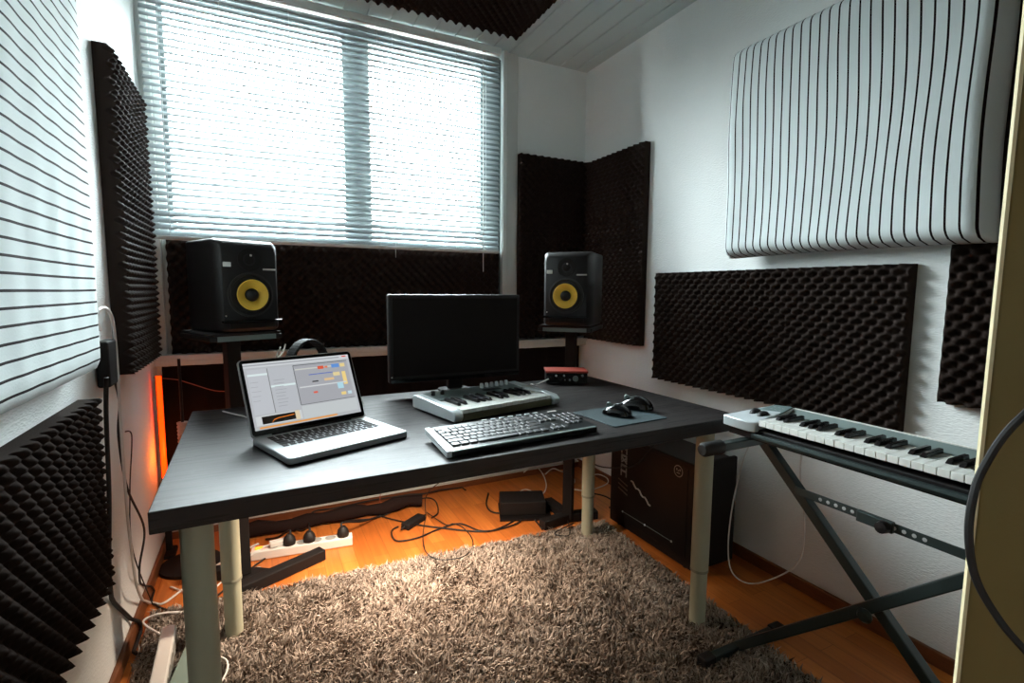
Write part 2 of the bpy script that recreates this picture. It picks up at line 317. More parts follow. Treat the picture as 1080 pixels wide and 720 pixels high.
foam('foam_panel', 'dark egg-crate foam panel on the right wall, right half of the corner pair', (XR-.001, 2.07, .85), (0, 1, 0), Z, (-1, 0, 0), .515, 1.05, ph=.25)
foam('foam_panel', 'long dark egg-crate foam panel on the right wall above the piano keyboard', (XR-.001, .845, .70), (0, 1, 0), Z, (-1, 0, 0), 1.115, .53)
foam('foam_panel', 'dark egg-crate foam panel behind the right end of the striped fabric panel', (XR-.001, -.25, .82), (0, 1, 0), Z, (-1, 0, 0), 1.0, 1.5, FOAMD)
foam('foam_panel', 'dark egg-crate foam panel hanging flat on the plank ceiling', (.22, 1.55, H-.001), (1, 0, 0), (0, 1, 0), (0, 0, -1), 1.0, .86, FOAMD)
# dark cloth covering on the wall below the sill
b = MB(); vs = []; n = 120
for k in range(n+1):
    X = -.40+2.19*k/n; off = .022+.006*math.sin(k*.9)+.003*math.sin(k*2.3)
    vs += [(X, YB-off, .07), (X, YB-off*.9, .795)]
b.add(vs, [(2*k, 2*k+2, 2*k+3, 2*k+1) for k in range(n)]); b.v = b.v[:]
o = b.build('wall_cloth', DARKCLOTH, smooth=True); sm = o.modifiers.new('thick', 'SOLIDIFY'); sm.thickness = .006; sm.offset = 1
setorigin(o, (.7, YB-.02, .07)); tag(o, 'dark cloth hung on the wall below the window sill behind the desk', 'cloth')

# ---------------------------------------------------------------- striped fabric covered panels
def pillow_panel(name, label, O, U, V, N, w, h, t, mt, stripe_on, bend, group, nu=90, nv=70):
    U, V, N = Vector(U), Vector(V), Vector(N); verts = []; stripe = []
    for i in range(nu+1):
        for j in range(nv+1):
            a, c = i/nu, j/nv
            ea, ec = min(a, 1-a)*w, min(c, 1-c)*h; r = .045
            fa = 1-max(0, 1-ea/r)**2; fc = 1-max(0, 1-ec/r)**2
            z = t*(.30+.70*math.sqrt(max(fa*fc, 0)))
            z += (.0012 if stripe_on == 'u' else .0008)*math.sin(a*17+c*5)*math.sin(c*11+a*3)+.0008*math.sin(a*w*60+math.sin(c*9)*2)
            du, dv = bend(a, c)
            p = U*(a*w+du)+V*(c*h+dv)+N*z
            verts.append(tuple(p)); stripe.append((a*w + .0012*math.sin(c*9+a*11)) if stripe_on == 'u' else (c*h+.0006*math.sin(a*16)))
    g = lambda i, j: i*(nv+1)+j
    faces = [(g(i, j), g(i+1, j), g(i+1, j+1), g(i, j+1)) for i in range(nu) for j in range(nv)]
    edge = [g(k, 0) for k in range(nu+1)]+[g(nu, k) for k in range(1, nv+1)]+[g(k, nv) for k in range(nu-1, -1, -1)]+[g(0, k) for k in range(nv-1, 0, -1)]
    n0 = len(verts); ne = len(edge)
    for e in edge: p = Vector(verts[e]); verts.append(tuple(p-N*p.dot(N))); stripe.append(stripe[e])
    faces += [(edge[k], n0+k, n0+(k+1) % ne, edge[(k+1) % ne]) for k in range(ne)]; faces.append(tuple(range(n0, n0+ne)))
    me = bpy.data.meshes.new(name); me.from_pydata(verts, [], faces); me.materials.append(mt)
    me.polygons.foreach_set('use_smooth', [True]*len(faces))
    at = me.attributes.new('stripe', 'FLOAT', 'POINT'); at.data.foreach_set('value', stripe)
    bm = bmesh.new(); bm.from_mesh(me); bmesh.ops.recalc_face_normals(bm, faces=bm.faces); bm.to_mesh(me); bm.free()
    o = bpy.data.objects.new(name, me); COL.objects.link(o); o.location = O
    return tag(o, label, 'acoustic panel', group)
pillow_panel('striped_panel', 'white fabric sound panel with thin dark vertical stripes high on the right wall', (XR-.060, .64, 1.275), (0, 1, 0), Z, (-1, 0, 0), .845, .80, .09,
    striped('white_cloth_vertical_stripes', 'y', .0318, .0056, .5), 'u', lambda a, c: (.006*math.sin(c*6+a*4)+.018*c*(1-a)-.004, .006*math.sin(a*3)*(1-c)), 'striped fabric sound panels')
pillow_panel('striped_panel', 'white fabric sound panel with thin dark level stripes on the left wall', (XL+.002, -.1, .93), (0, 1, 0), Z, (1, 0, 0), 1.62, 1.45, .075,
    striped('white_cloth_level_stripes', 'z', .0268, .0046, .5), 'v', lambda a, c: (.05*c*a, -.055*(1-c)**6*math.sin(min(1, a*1.0)*PI)*0-(.03*math.sin(PI*max(0, (a-.55)/.45))*(1-c)**5)*0), 'striped fabric sound panels')

# ---------------------------------------------------------------- desk
DR = math.radians(1.2)
desk = thing('desk', 'long black wooden desk on four round pale legs', 'desk', (.572, 1.462, 0), DR)
MB().bb((-.772, -.41, .708), (.772, .41, .75)).build('tabletop', DESK, desk, bevel=.002)
for (x, y) in ((-.709, -.327), (-.684, .343), (.722, -.31), (.752, .365)):
    b = MB(); b.cyl((x, y, .20), (x, y, .700), .029, 28).cyl((x, y, .004), (x, y, .20), .0265, 28)
    lg = b.build('leg', LEG, desk, smooth=True)
    MB().lathe([(.0267, .197), (.0297, .198), (.0297, .206), (.029, .207)], (x, y, 0)).build('collar', LEGRING, lg, smooth=True)
    MB().cyl((x, y, .0), (x, y, .006), .024, 24).build('foot', BLACKM, lg)
    MB().cyl((x, y, .699), (x, y, .709), .045, 24).build('mounting_plate', SILVERD, lg)
MB().bb((-.60, .372, .672), (.60, .400, .708)).build('support_rail', BLACKM, desk, bevel=.002)
TZ = .7505

# ---------------------------------------------------------------- laptop
lap = thing('laptop', 'open silver laptop showing music software on its screen', 'laptop', (.152, 1.338, TZ), math.radians(20))
LW, LD = .315, .224
def rrect(w, d, r, n=5, cx=0, cy=0):
    pts = []
    for (sx, sy_, a0) in ((1, 1, 0), (-1, 1, 90), (-1, -1, 180), (1, -1, 270)):
        for k in range(n+1):
            a = math.radians(a0+90*k/n); pts.append((cx+sx*(w/2-r)+r*math.cos(a), cy+sy_*(d/2-r)+r*math.sin(a)))
    return pts
MB().prism(rrect(LW, LD, .012), .0015, .0165).build('base', ALU, lap, bevel=.0025, smooth=True)
MB().bb((-.05, -LD/2+.008, .0164), (.05, -LD/2+.078, .0170)).build('trackpad', mat('trackpad', (188, 192, 194), rough=.4, metal=.6), lap, bevel=.001)
MB().bb((-.132, -.018, .0164), (.132, .088, .0168)).build('keyboard_well', ALU, lap)
def keyrows(rows, x0, y0, kh, gap, z0, z1, mt, parent, name='key'):
    base = {}
    y = y0
    for row in rows:
        x = x0
        for wk in row:
            if wk > 0:
                k = round(wk, 3)
                if k not in base:
                    o = MB().box((0, 0, 0), (wk-gap, kh-gap, z1-z0)).build(name, mt, parent, bevel=.0008, seg=1); base[k] = o
                else:
                    o = base[k].copy(); COL.objects.link(o); o.parent = parent
                o.location = (x+wk/2, y-kh/2, (z0+z1)/2)
            x += abs(wk)
        y -= kh
u1 = .0182
rows = [[.2632/14]*14, [u1]*13+[.0266], [.0266]+[u1]*13, [.0312]+[u1]*11+[.0318], [.0403]+[u1]*10+[.0409], [u1, u1, u1, .0225, .0910, .0225]+[u1]*3+[.0177]]
keyrows(rows, -.1316, .0875, .0175, .0040, .0168, .0180, BLACKM, lap)
# lid
ta = math.radians(24); LL = .205
def lid(x, s, off): return (x, LD/2-.006+math.sin(ta)*s+math.cos(ta)*off, .017+math.cos(ta)*s-math.sin(ta)*off)
def lidbox(b, x0, x1, s0, s1, o0, o1):
    vs = [lid(x, s, o) for x in (x0, x1) for s in (s0, s1) for o in (o0, o1)]
    b.add(vs, [(0, 1, 3, 2), (4, 6, 7, 5), (0, 4, 5, 1), (2, 3, 7, 6), (0, 2, 6, 4), (1, 5, 7, 3)]); return b
b = MB(); poly = rrect(LW, LL, .010, cy=LL/2); n_ = len(poly)
b.add([lid(x, s, 0) for x, s in poly]+[lid(x, s, .007) for x, s in poly], [tuple(range(n_)), tuple(range(2*n_-1, n_-1, -1))]+[(i, (i+1) % n_, n_+(i+1) % n_, n_+i) for i in range(n_)])
ld = b.build('lid', ALU, lap, smooth=True)
b = MB(); poly = rrect(LW-.005, LL-.005, .009, cy=LL/2)
b.add([lid(x, s, -.0006) for x, s in poly]+[lid(x, s, .001) for x, s in poly], [tuple(range(n_)), tuple(range(2*n_-1, n_-1, -1))]+[(i, (i+1) % n_, n_+(i+1) % n_, n_+i) for i in range(n_)])
b.build('bezel', BLACKG, ld)
MB().cyl((-.11, LD/2-.004, .0165), (.11, LD/2-.004, .0165), .005, 12).build('hinge', BLACK, lap)
# display with the program window: each area a flat patch of the lit screen
SC = {}
def scm(c, s=.30):
    if c not in SC:
        M = mat('screen_%d_%d_%d' % c, (10, 10, 10), rough=.3, emit=c, estr=s); SC[c] = M
    return SC[c]
SW, SH, S0 = .294, .178, .016
patches = [((0, 0, 1, 1), (186, 190, 194)), ((0, .93, 1, 1), (214, 218, 222)), ((.0, .955, .9, .975), (160, 164, 168)), ((.93, .965, .975, .985), (220, 70, 50)),
    ((.02, .22, .19, .90), (196, 200, 206)), ((.20, .22, .42, .90), (190, 194, 200)), ((.192, .22, .198, .90), (120, 120, 120)), ((.02, .80, .19, .83), (225, 240, 240)), ((.20, .60, .42, .63), (225, 242, 242)),
    ((.43, .27, .97, .90), (172, 174, 180)), ((.43, .895, .97, .905), (70, 74, 80)), ((.43, .265, .97, .272), (60, 62, 64)), ((.427, .27, .433, .90), (90, 92, 96)), ((.44, .82, .80, .84), (210, 212, 206)),
    ((.56, .72, .80, .732), (70, 100, 190)), ((.66, .80, .72, .85), (225, 90, 60)), ((.73, .81, .76, .84), (235, 130, 90)), ((.80, .80, .88, .86), (100, 150, 220)), ((.89, .80, .94, .86), (236, 214, 150)),
    ((.58, .60, .64, .62), (50, 52, 54)), ((.70, .60, .80, .64), (228, 196, 150)), ((.80, .66, .87, .72), (232, 214, 160)), ((.89, .50, .93, .72), (244, 216, 140)), ((.45, .53, .92, .55), (216, 220, 222)), ((.82, .44, .88, .54), (180, 222, 236)),
    ((.57, .42, .61, .45), (230, 100, 80)), ((.84, .33, .89, .38), (240, 214, 140)), ((.91, .33, .95, .38), (200, 226, 236)),
    ((.02, .06, .42, .20), (212, 216, 218)), ((.07, .075, .36, .185), (26, 22, 18)), ((.43, .05, .98, .25), (200, 206, 208)), ((.04, .015, .75, .04), (236, 160, 70)),
    ((.36, .06, .40, .20), (230, 214, 180))]
for k in range(9): patches.append(((.23, .30+.05*k, .31+.01*(k % 3), .306+.05*k), (150, 152, 156)))
for k in range(5): patches.append(((.03, .42+.07*k, .09+.01*(k % 3), .426+.07*k), (160, 162, 166)))
cols = []; b = MB()
for i, ((a0, c0, a1, c1), c) in enumerate(patches):
    if c not in cols: cols.append(c)
    b.cur = cols.index(c); off = -.0008-.00003*i
    b.add([lid(-SW/2+SW*x, S0+SH*yv, off) for x, yv in ((a0, c0), (a1, c0), (a1, c1), (a0, c1))], [(0, 1, 2, 3)])
c = (240, 130, 40); cols.append(c); b.cur = len(cols)-1
pts = [(.15, .08), (.17, .12), (.21, .135), (.27, .14), (.35, .15)]
for p, q in zip(pts, pts[1:]):
    b.add([lid(-SW/2+SW*x, S0+SH*yv, -.0022) for x, yv in ((p[0], p[1]-.006), (q[0], q[1]-.006), (q[0], q[1]+.006), (p[0], p[1]+.006))], [(0, 1, 2, 3)])
b.build('display', [scm(c) for c in cols], ld, fixn=False)

# ---------------------------------------------------------------- piano style keys
def piano(parent, x0, nwhite, kw, ylen, yfront, ztop, thick, blen, start=0):
    """white keys run along +x from x0, key front at yfront (facing -y)"""
    pat = [1, 1, 0, 1, 1, 1, 0]; wb = bb_ = None
    for k in range(nwhite):
        if wb is None:
            wb = MB().bb((-kw/2+.0006, 0, -thick), (kw/2-.0006, ylen, 0)).build('white_key', WKEY, parent, bevel=.0012); o = wb
        else: o = wb.copy(); COL.objects.link(o); o.parent = parent
        o.location = (x0+(k+.5)*kw, yfront, ztop)
        if pat[(k+start) % 7] and k < nwhite-1:
            if bb_ is None:
                w = kw*.27
                m_ = MB(); m_.add([(-w, 0, 0), (w, 0, 0), (w, blen, 0), (-w, blen, 0), (-w*.8, .010, .010), (w*.8, .010, .010), (w*.8, blen, .011), (-w*.8, blen, .011)], [(3, 2, 1, 0), (4, 5, 6, 7), (0, 1, 5, 4), (1, 2, 6, 5), (2, 3, 7, 6), (3, 0, 4, 7)])
                bb_ = m_.build('black_key', BKEY, parent, bevel=.0015); q = bb_
            else: q = bb_.copy(); COL.objects.link(q); q.parent = parent
            q.location = (x0+(k+1)*kw, yfront+ylen-blen, ztop+.0002)
# small controller on the desk
mk = thing('midi_keyboard', 'small silver twenty-five key music keyboard on the desk behind the computer keyboard', 'music keyboard', (.668, 1.525, TZ), math.radians(12.5))
w2, d2 = .212, .125
b = MB(); prof = [(-d2, .006), (-d2, .018), (-d2+.006, .022), (d2-.10, .022), (d2-.10, .040), (d2-.01, .046), (d2, .040), (d2, .006)]
vs = [(x, y, z) for x in (-w2+.03, w2-.03) for y, z in prof]; nn = len(prof)
b.add(vs, [tuple(range(nn)), tuple(range(2*nn-1, nn-1, -1))]+[(i, (i+1) % nn, nn+(i+1) % nn, nn+i) for i in range(nn)])
b.build('body', SILVERD, mk, bevel=.003)
for s in (-1, 1):
    b = MB(); poly = [(-d2-.004, .004), (-d2-.012, .024), (-d2+.005, .037), (-d2+.06, .042), (d2-.02, .049), (d2, .045), (d2, .004)]; nn = len(poly)
    xs = (s*(w2-.031), s*w2); b.add([(x, y, z) for x in xs for y, z in poly], [tuple(range(nn)), tuple(range(2*nn-1, nn-1, -1))]+[(i, (i+1) % nn, nn+(i+1) % nn, nn+i) for i in range(nn)])
    b.build('end_cheek', SILVER, mk, bevel=.006, smooth=True, seg=3)
piano(mk, -w2+.034, 15, (.356)/15, .135, -d2+.002, .037, .012, .085)
MB().bb((-w2+.032, -d2-.002, .004), (w2-.032, -d2+.012, .024)).build('front_lip', mat('dark_olive_plastic', (84, 80, 54), rough=.6), mk, bevel=.002)  # front lip in one even dark olive
for i in range(8):
    MB().lathe([(.007, 0), (.0065, .014), (.0045, .016), (0, .016)], (.0+.022*i if i > 1 else -.16+.035*i, d2-.045+(0 if i < 2 else .012), .044)).build('knob', BLACK if i < 2 else SILVER, mk, smooth=True)
MB().bb((.02, d2-.09, .0445), (.09, d2-.065, .0455)).build('button_strip', BLACK, mk)

# ---------------------------------------------------------------- computer keyboard
ck = thing('computer_keyboard', 'wide black computer keyboard at the front edge of the desk', 'keyboard', (.595, 1.180, TZ), math.radians(4.5))
KW, KD = .455, .165; tilt = Matrix.Rotation(math.radians(5.5), 4, 'X')
kt = bpy.data.objects.new('keyboard_tilt', None)
def tl(o): o.matrix_local = Matrix.Translation((0, 0, .016)) @ tilt @ o.matrix_local; return o
b = MB(); b.prism([(-KW/2+.004, -KD/2), (KW/2-.004, -KD/2), (KW/2, -KD/2+.01), (KW/2-.012, KD/2-.006), (KW/2-.03, KD/2), (-KW/2+.03, KD/2), (-KW/2+.008, KD/2-.006), (-KW/2, -KD/2+.01)], -.008, .008)
tl(b.build('body', KBODY, ck, bevel=.004, smooth=True))
b = MB(); b.prism([(-KW/2-.003, -KD/2-.002), (-KW/2+.010, -KD/2-.003), (-KW/2+.020, KD/2-.004), (-KW/2+.006, KD/2-.004)], -.007, .0095); tl(b.build('side_trim', SILVER, ck, bevel=.002))
b = MB(); b.prism([(-KW/2+.01, -KD/2-.004), (KW/2-.01, -KD/2-.004), (KW/2-.01, -KD/2+.006), (-KW/2+.01, -KD/2+.006)], .006, .0092); tl(b.build('front_trim', SILVERD, ck, bevel=.002))
kk = bpy.data.objects.new('x', None)
def ckrows():
    k1 = .0188; base = {}
    L = [[k1, -k1]+[k1]*4+[-.0094]+[k1]*4+[-.0094]+[k1]*4, [k1]*13+[.0376], [.0282]+[k1]*12+[.0282], [.0329]+[k1]*11+[.0423], [.0423]+[k1]*10+[.0517], [.0235]*3+[.1175]+[.0235]*4]
    x0 = -KW/2+.022; y0 = KD/2-.022
    allk = []
    for r_, row in enumerate(L):
        x = x0
        for w in row:
            if w > 0: allk.append((x+w/2, y0-r_*.0205-.009, w))
            x += abs(w)
        xa = x0+.292
        pat3 = {0: 3, 1: 3, 2: 3, 3: 0, 4: -1, 5: 3}[r_]
        if pat3 == 3: allk += [(xa+k1*(i+.5), y0-r_*.0205-.009, k1) for i in range(3)]
        if pat3 == -1: allk.append((xa+k1*1.5, y0-r_*.0205-.009, k1))
        xb = x0+.358
        if r_ in (1, 2, 3, 4): allk += [(xb+k1*(i+.5)*.95, y0-r_*.0205-.009, k1*.95) for i in range(3 if r_ > 3 else 4)]
    for (x, y, w) in allk:
        key = round(w, 4)
        if key not in base:
            o = MB(); hw, hh = w/2-.0012, .0092; tw, th = hw-.0010, hh-.0012
            o.add([(-hw, -hh, 0), (hw, -hh, 0), (hw, hh, 0), (-hw, hh, 0), (-tw, -th, .0042), (tw, -th, .0042), (tw, th+.0006, .0042), (-tw, th+.0006, .0042)], [(3, 2, 1, 0), (4, 5, 6, 7), (0, 1, 5, 4), (1, 2, 6, 5), (2, 3, 7, 6), (3, 0, 4, 7)])
            o = o.build('key', KEYC, ck, bevel=.0008, seg=1); base[key] = o
        else: o = base[key].copy(); COL.objects.link(o); o.parent = ck
        o.matrix_local = Matrix.Translation((0, 0, .016)) @ tilt @ Matrix.Translation((x, y, .008))
ckrows()
b = MB()
for i in range(7): b.box((-.05+.028*i, KD/2-.008, .0095), (.016, .006, .003))
tl(b.build('media_buttons', SILVER, ck, bevel=.001))
tl(MB().box((.175, KD/2-.012, .0088), (.03, .008, .001)).build('indicator_light', LABELW, ck))
for s in (-1, 1): MB().bb((s*.19-.012, KD/2-.03, .0), (s*.19+.012, KD/2-.015, .018)).build('rear_foot', BLACK, ck)

# ---------------------------------------------------------------- mouse mat and two mice
pd = MB().prism(rrect(.215, .20, .008), 0, .003).build('mouse_mat', PAD, bevel=.001); pd.location = (.995, 1.236, TZ); pd.rotation_euler = (0, 0, math.radians(4)); tag(pd, 'dark teal square mat under the two black mice', 'mouse mat')
def mouse(label, loc, rz, L=.105, W=.062, Hh=.036, shell=BLACKG):
    r_ = thing('computer_mouse', label, 'mouse', loc, rz, 'black computer mice')
    b = MB(); nu, nv = 20, 14; vs = []
    for i in range(nu+1):
        t = i/nu; y = (t-.5)*L; wy = W/2*math.sqrt(max(0, 1-abs(2*t-1)**2.6))*(1-.10*math.sin(t*PI)); hy = Hh*(math.sin(PI*min(1, t*.98+.01))**.55)*(1-.35*t)*1.15
        for j in range(nv+1):
            a = PI*j/nv; vs.append((wy*math.cos(a), y, .002+hy*math.sin(a)**.8))
    q = nv+1; b.add(vs, [(i*q+j, (i+1)*q+j, (i+1)*q+j+1, i*q+j+1) for i in range(nu) for j in range(nv)]+[tuple(i*q for i in range(nu+1))+tuple(i*q+nv for i in range(nu, -1, -1))])
    b.build('shell', shell, r_, smooth=True)
    MB().lathe([(.0, -.003), (.009, -.003), (.0105, 0), (.009, .003), (0, .003)], (0, L*.27, Hh*.80), (1, 0, 0), 20).build('scroll_wheel', SILVERD, r_, smooth=True)
    for s in (-1, 1): MB().tube([(s*W*.30, L*.02, Hh*.93), (s*W*.34, L*.25, Hh*.72), (s*W*.26, L*.42, Hh*.36)], .0012, 6).build('button_seam', SILVERD, r_)
    return r_
mouse('smaller black mouse at the left on the teal mat', (.985, 1.235, TZ+.0035), math.radians(28), .098, .060, .034)
mouse('larger glossy black mouse at the right edge of the mat', (1.095, 1.275, TZ+.0035), math.radians(35), .115, .070, .042)

# ---------------------------------------------------------------- audio interface
ai = thing('audio_interface', 'small red topped audio interface with black front beneath the right speaker', 'audio interface', (1.155, 1.80, TZ), math.radians(-26))
MB().bb((-.085, -.045, .004), (.085, .055, .046)).build('body', BLACK, ai, bevel=.003)
MB().bb((-.089, -.052, .046), (.089, .06, .056)).build('red_lid', RED, ai, bevel=.003)
MB().bb((-.086, -.049, .005), (.086, -.045, .045)).build('front_plate', BLACKG, ai)
for x, r_ in ((-.062, .009), (-.028, .009)): MB().lathe([(r_, 0), (r_, .004), (r_*.6, .004), (r_*.5, .001), (0, .001)], (x, -.049, .024), (0, -1, 0)).build('input_socket', BLACKM, ai, smooth=True)
for x, z_, r_, h_ in ((-.045, .036, .004, .006), (-.012, .036, .004, .006), (.012, .018, .004, .005), (-.008, .018, .003, .005), (.065, .036, .005, .008), (.036, .024, .012, .014)):
    MB().lathe([(r_, 0), (r_*.9, h_), (r_*.6, h_+.001), (0, h_+.001)], (x, -.049, z_), (0, -1, 0)).build('knob', SILVERD if r_ > .008 else SILVER, ai, smooth=True)

# ---------------------------------------------------------------- monitor
mo = thing('monitor', 'black computer monitor, switched off, at the back of the desk', 'monitor', (.665, 1.79, TZ), math.radians(0))
mw, z0, z1 = .262, .052, .372
MB().bb((-mw, .0, z0), (mw, .032, z1)).build('housing', BLACK, mo, bevel=.005)
MB().bb((-mw+.014, -.002, z0+.024), (mw-.014, .001, z1-.014)).build('screen', mat('dark_screen', (20, 13, 11), rough=.5, spec=.12), mo)
MB().bb((-mw+.004, -.004, z0-.001), (mw-.004, .002, z0+.014)).build('lower_trim', BLACKG, mo, bevel=.002)
MB().lathe([(.0025, 0), (.002, .002), (0, .002)], (-mw+.008, -.003, z0+.022), (0, -1, 0), 12).build('power_light', WPL, mo)
MB().bb((-.03, .030, .01), (.03, .052, z0+.12)).build('neck', BLACK, mo, bevel=.004)
MB().prism(rrect(.12, .085, .03, cy=.05), 0, .008).build('foot', BLACKM, mo, bevel=.003)

# ---------------------------------------------------------------- headphones, upright behind the laptop
hp = thing('headphones', 'black headphones standing behind the laptop lid', 'headphones', (.118, 1.60, TZ+.0), math.radians(40))
arc = [(-.074*math.cos(t), 0, .145+.092*math.sin(t)) for t in [PI*k/20 for k in range(21)]]
b = MB()
for k in range(20): b.beam(arc[k], arc[k+1], .034, .009, up=(0, 1, 0)) if False else b.beam(arc[k], (Vector(arc[k+1])+(Vector(arc[k+1])-Vector(arc[k]))*.1), .009, .034, up=(0, 1, 0))
b.build('headband', BLACKM, hp, bevel=.003)
for s in (-1, 1):
    ec = MB().lathe([(0, 0), (.034, .002), (.040, .010), (.040, .020), (.036, .028), (.02, .030), (0, .030)], (s*.055, 0, .0445), (s, 0, 0)).build('ear_cup', BLACK, hp, smooth=True)
    MB().lathe([(.020, 0), (.040, 0), (.043, -.008), (.038, -.017), (.022, -.014), (.02, 0)], (s*.055, 0, .0445), (s, 0, 0)).build('ear_cushion', RUBBER, ec, smooth=True)
    MB().bb((s*.074-.004, -.008, .07), (s*.074+.004, .008, .145)).build('slider_arm', SILVERD, hp, bevel=.001)
cable([onY(1.70, 301, 363), onY(1.68, 298, 372), onY(1.66, 292, 377), onY(1.64, 296, 366), onY(1.66, 291, 380), onY(1.60, 300, 385), (.02, 1.56, .78), (.0, 1.60, TZ+.003), (-.06, 1.70, TZ+.003), (-.12, 1.80, TZ+.003)], .0022, WCABLE, 'thin white cable looped beside the headphones behind the laptop')

# ---------------------------------------------------------------- studio speakers on floor stands
def speaker(label, loc, rz):
    r_ = thing('studio_speaker', label, 'speaker', loc, rz, 'studio monitor speakers'); W, D, Hh = .225, .26, .325
    b = MB(); nn = 24; front = -D/2
    # cabinet with rounded, cut-back front edges
    sec = [(D/2, W/2, Hh), (-D/2+.05, W/2, Hh), (-D/2+.012, W/2-.012, Hh-.010), (-D/2, W/2-.022, Hh-.026)]
    for i, (y, hw, hh) in enumerate(sec):
        z0_ = 0 if i < 2 else (.004 if i == 2 else .016)
        P_ = rrect(2*hw, hh-z0_, .018 if i else .012, 4, 0, z0_+(hh-z0_)/2); b.v += [(x, y, z) for x, z in P_]
    npp = 20+4
    npp = len(P_)
    for i in range(3): b.f += [(i*npp+k, i*npp+(k+1) % npp, (i+1)*npp+(k+1) % npp, (i+1)*npp+k) for k in range(npp)]
    b.f += [tuple(range(npp-1, -1, -1)), tuple(3*npp+k for k in range(npp))]; b.mi = [0]*len(b.f)
    b.build('cabinet', BLACK, r_, bevel=.002, smooth=True)
    f = -D/2; wz = .132
    MB().lathe([(.078, 0), (.078, .004), (.070, .006), (.066, .001), (.060, .003), (.052, .001)], (0, f, wz), (0, -1, 0), 40).build('woofer_surround', RUBBER, r_, smooth=True)
    wf = MB().lathe([(.054, .003), (.052, .004), (.024, -.012), (.021, -.014)], (0, f-.003, wz), (0, -1, 0), 40).build('woofer_cone', YELLOW, r_, smooth=True)
    wf.location.y = -.012
    b = MB().lathe([(.023, -.004), (.020, .004), (.013, .009), (0, .011)], (0, f-.014, wz), (0, -1, 0), 30); b.build('dust_cap', BLACK, r_, smooth=True)
    MB().lathe([(.040, 0), (.040, .003), (.036, .004), (.018, -.001), (.014, .001), (0, .004)], (0, f, .255), (0, -1, 0), 32).build('tweeter', BLACKM, r_, smooth=True)
    MB().lathe([(.004, .0), (.0035, .001), (0, .0012)], (.004, f-.0045, .27), (0, -1, 0), 12).build('tweeter_light', LABELW, r_)
    MB().bb((-.088, f-.003, .228), (-.062, f, .244)).build('badge', WPL, r_, bevel=.0015)
    MB().bb((.045, f-.002, .220), (.090, f, .226)).build('name_plate', LABELW, r_)
    MB().bb((-.075, f-.003, .014), (.08, f+.004, .034)).build('port_slot', BLACKM, r_, bevel=.002)
    MB().bb((-.100, f-.022, .040-.004), (.100, f, .044)).build('front_ledge', BLACKG, r_, bevel=.002)
    MB().lathe([(.003, 0), (0, .001)], (-.085, f-.001, .06), (0, -1, 0), 10).build('power_light', LABELW, r_)
    return r_
LA, RA = math.radians(24), math.radians(-46)
LC, RC = (-.083, 2.13), (1.285, 1.955); SZ = .985
speaker('black studio speaker with yellow cone left of the desk before the window', (LC[0], LC[1], SZ), LA)
speaker('black studio speaker with yellow cone in the right corner beside the foam', (RC[0], RC[1], SZ), RA)
def spk_stand(label, loc, rz, feet):
    r_ = thing('speaker_stand', label, 'speaker stand', (loc[0], loc[1], 0), rz, 'floor stands under the speakers')
    MB().bb((-.12, -.15, SZ-.012), (.12, .13, SZ-.0008)).build('isolation_pad', mat('pad_foam', (28, 24, 24), rough=.9), r_, bevel=.004)
    tp = MB().bb((-.125, -.145, SZ-.03), (.125, .14, SZ-.012)).build('top_plate', BLACK, r_, bevel=.003)
    MB().bb((-.10, -.148, SZ-.030), (.10, -.144, SZ-.012)).build('plate_edge', SILVERD, tp)
    MB().bb((-.024, -.024, .02), (.024, .024, SZ-.03)).build('column', BLACKM, r_, bevel=.003)
    for f_ in feet: MB().beam((0, 0, .024), (f_[0], f_[1], .024), .05, .042).build('foot', BLACKM, r_, bevel=.004)
    return r_
def loc2(rz, v): c, s = math.cos(-rz), math.sin(-rz); return (v[0]*c-v[1]*s, v[0]*s+v[1]*c)
spk_stand('black floor stand carrying the left speaker beside the white power strip', (-.105, 2.16), LA, [])
spk_stand('black floor stand carrying the right speaker behind the desk', (1.325, 2.02), RA, [loc2(RA, (-.16, -.02)), loc2(RA, (.15, -.03)), loc2(RA, (0, .2))])
lsf = [o_ for o_ in S.objects if o_.name.startswith('speaker_stand') and '(left' not in o_.name][0]
def lp2(x, y, z): a_ = loc2(LA, (x+.105, y-2.16)); return (a_[0], a_[1], z)
MB().beam(lp2(-.115, 2.03, .0235), lp2(.195, 2.18, .0235), .050, .044).build('foot', BLACKM, lsf, bevel=.004)
MB().beam(lp2(-.105, 2.18, .0235), lp2(-.30, 2.22, .0235), .050, .040).build('foot', BLACKM, lsf, bevel=.004)
MB().prism([lp2(-.14, 2.17, 0)[:2], lp2(-.11, 2.06, 0)[:2], lp2(.05, 2.12, 0)[:2], lp2(-.06, 2.20, 0)[:2]], .004, .016).build('base_plate', BLACKM, lsf, bevel=.002)
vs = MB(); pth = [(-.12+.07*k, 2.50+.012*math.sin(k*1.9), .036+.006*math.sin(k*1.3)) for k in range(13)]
o = vs.tube(pth, [.03+.006*math.sin(k*2.1) for k in range(13)], 14).build('rolled_cloth', DARKCLOTH, smooth=True); setorigin(o, (.3, 2.5, 0)); tag(o, 'dark rolled cloth lying along the baseboard behind the power strip', 'cloth')
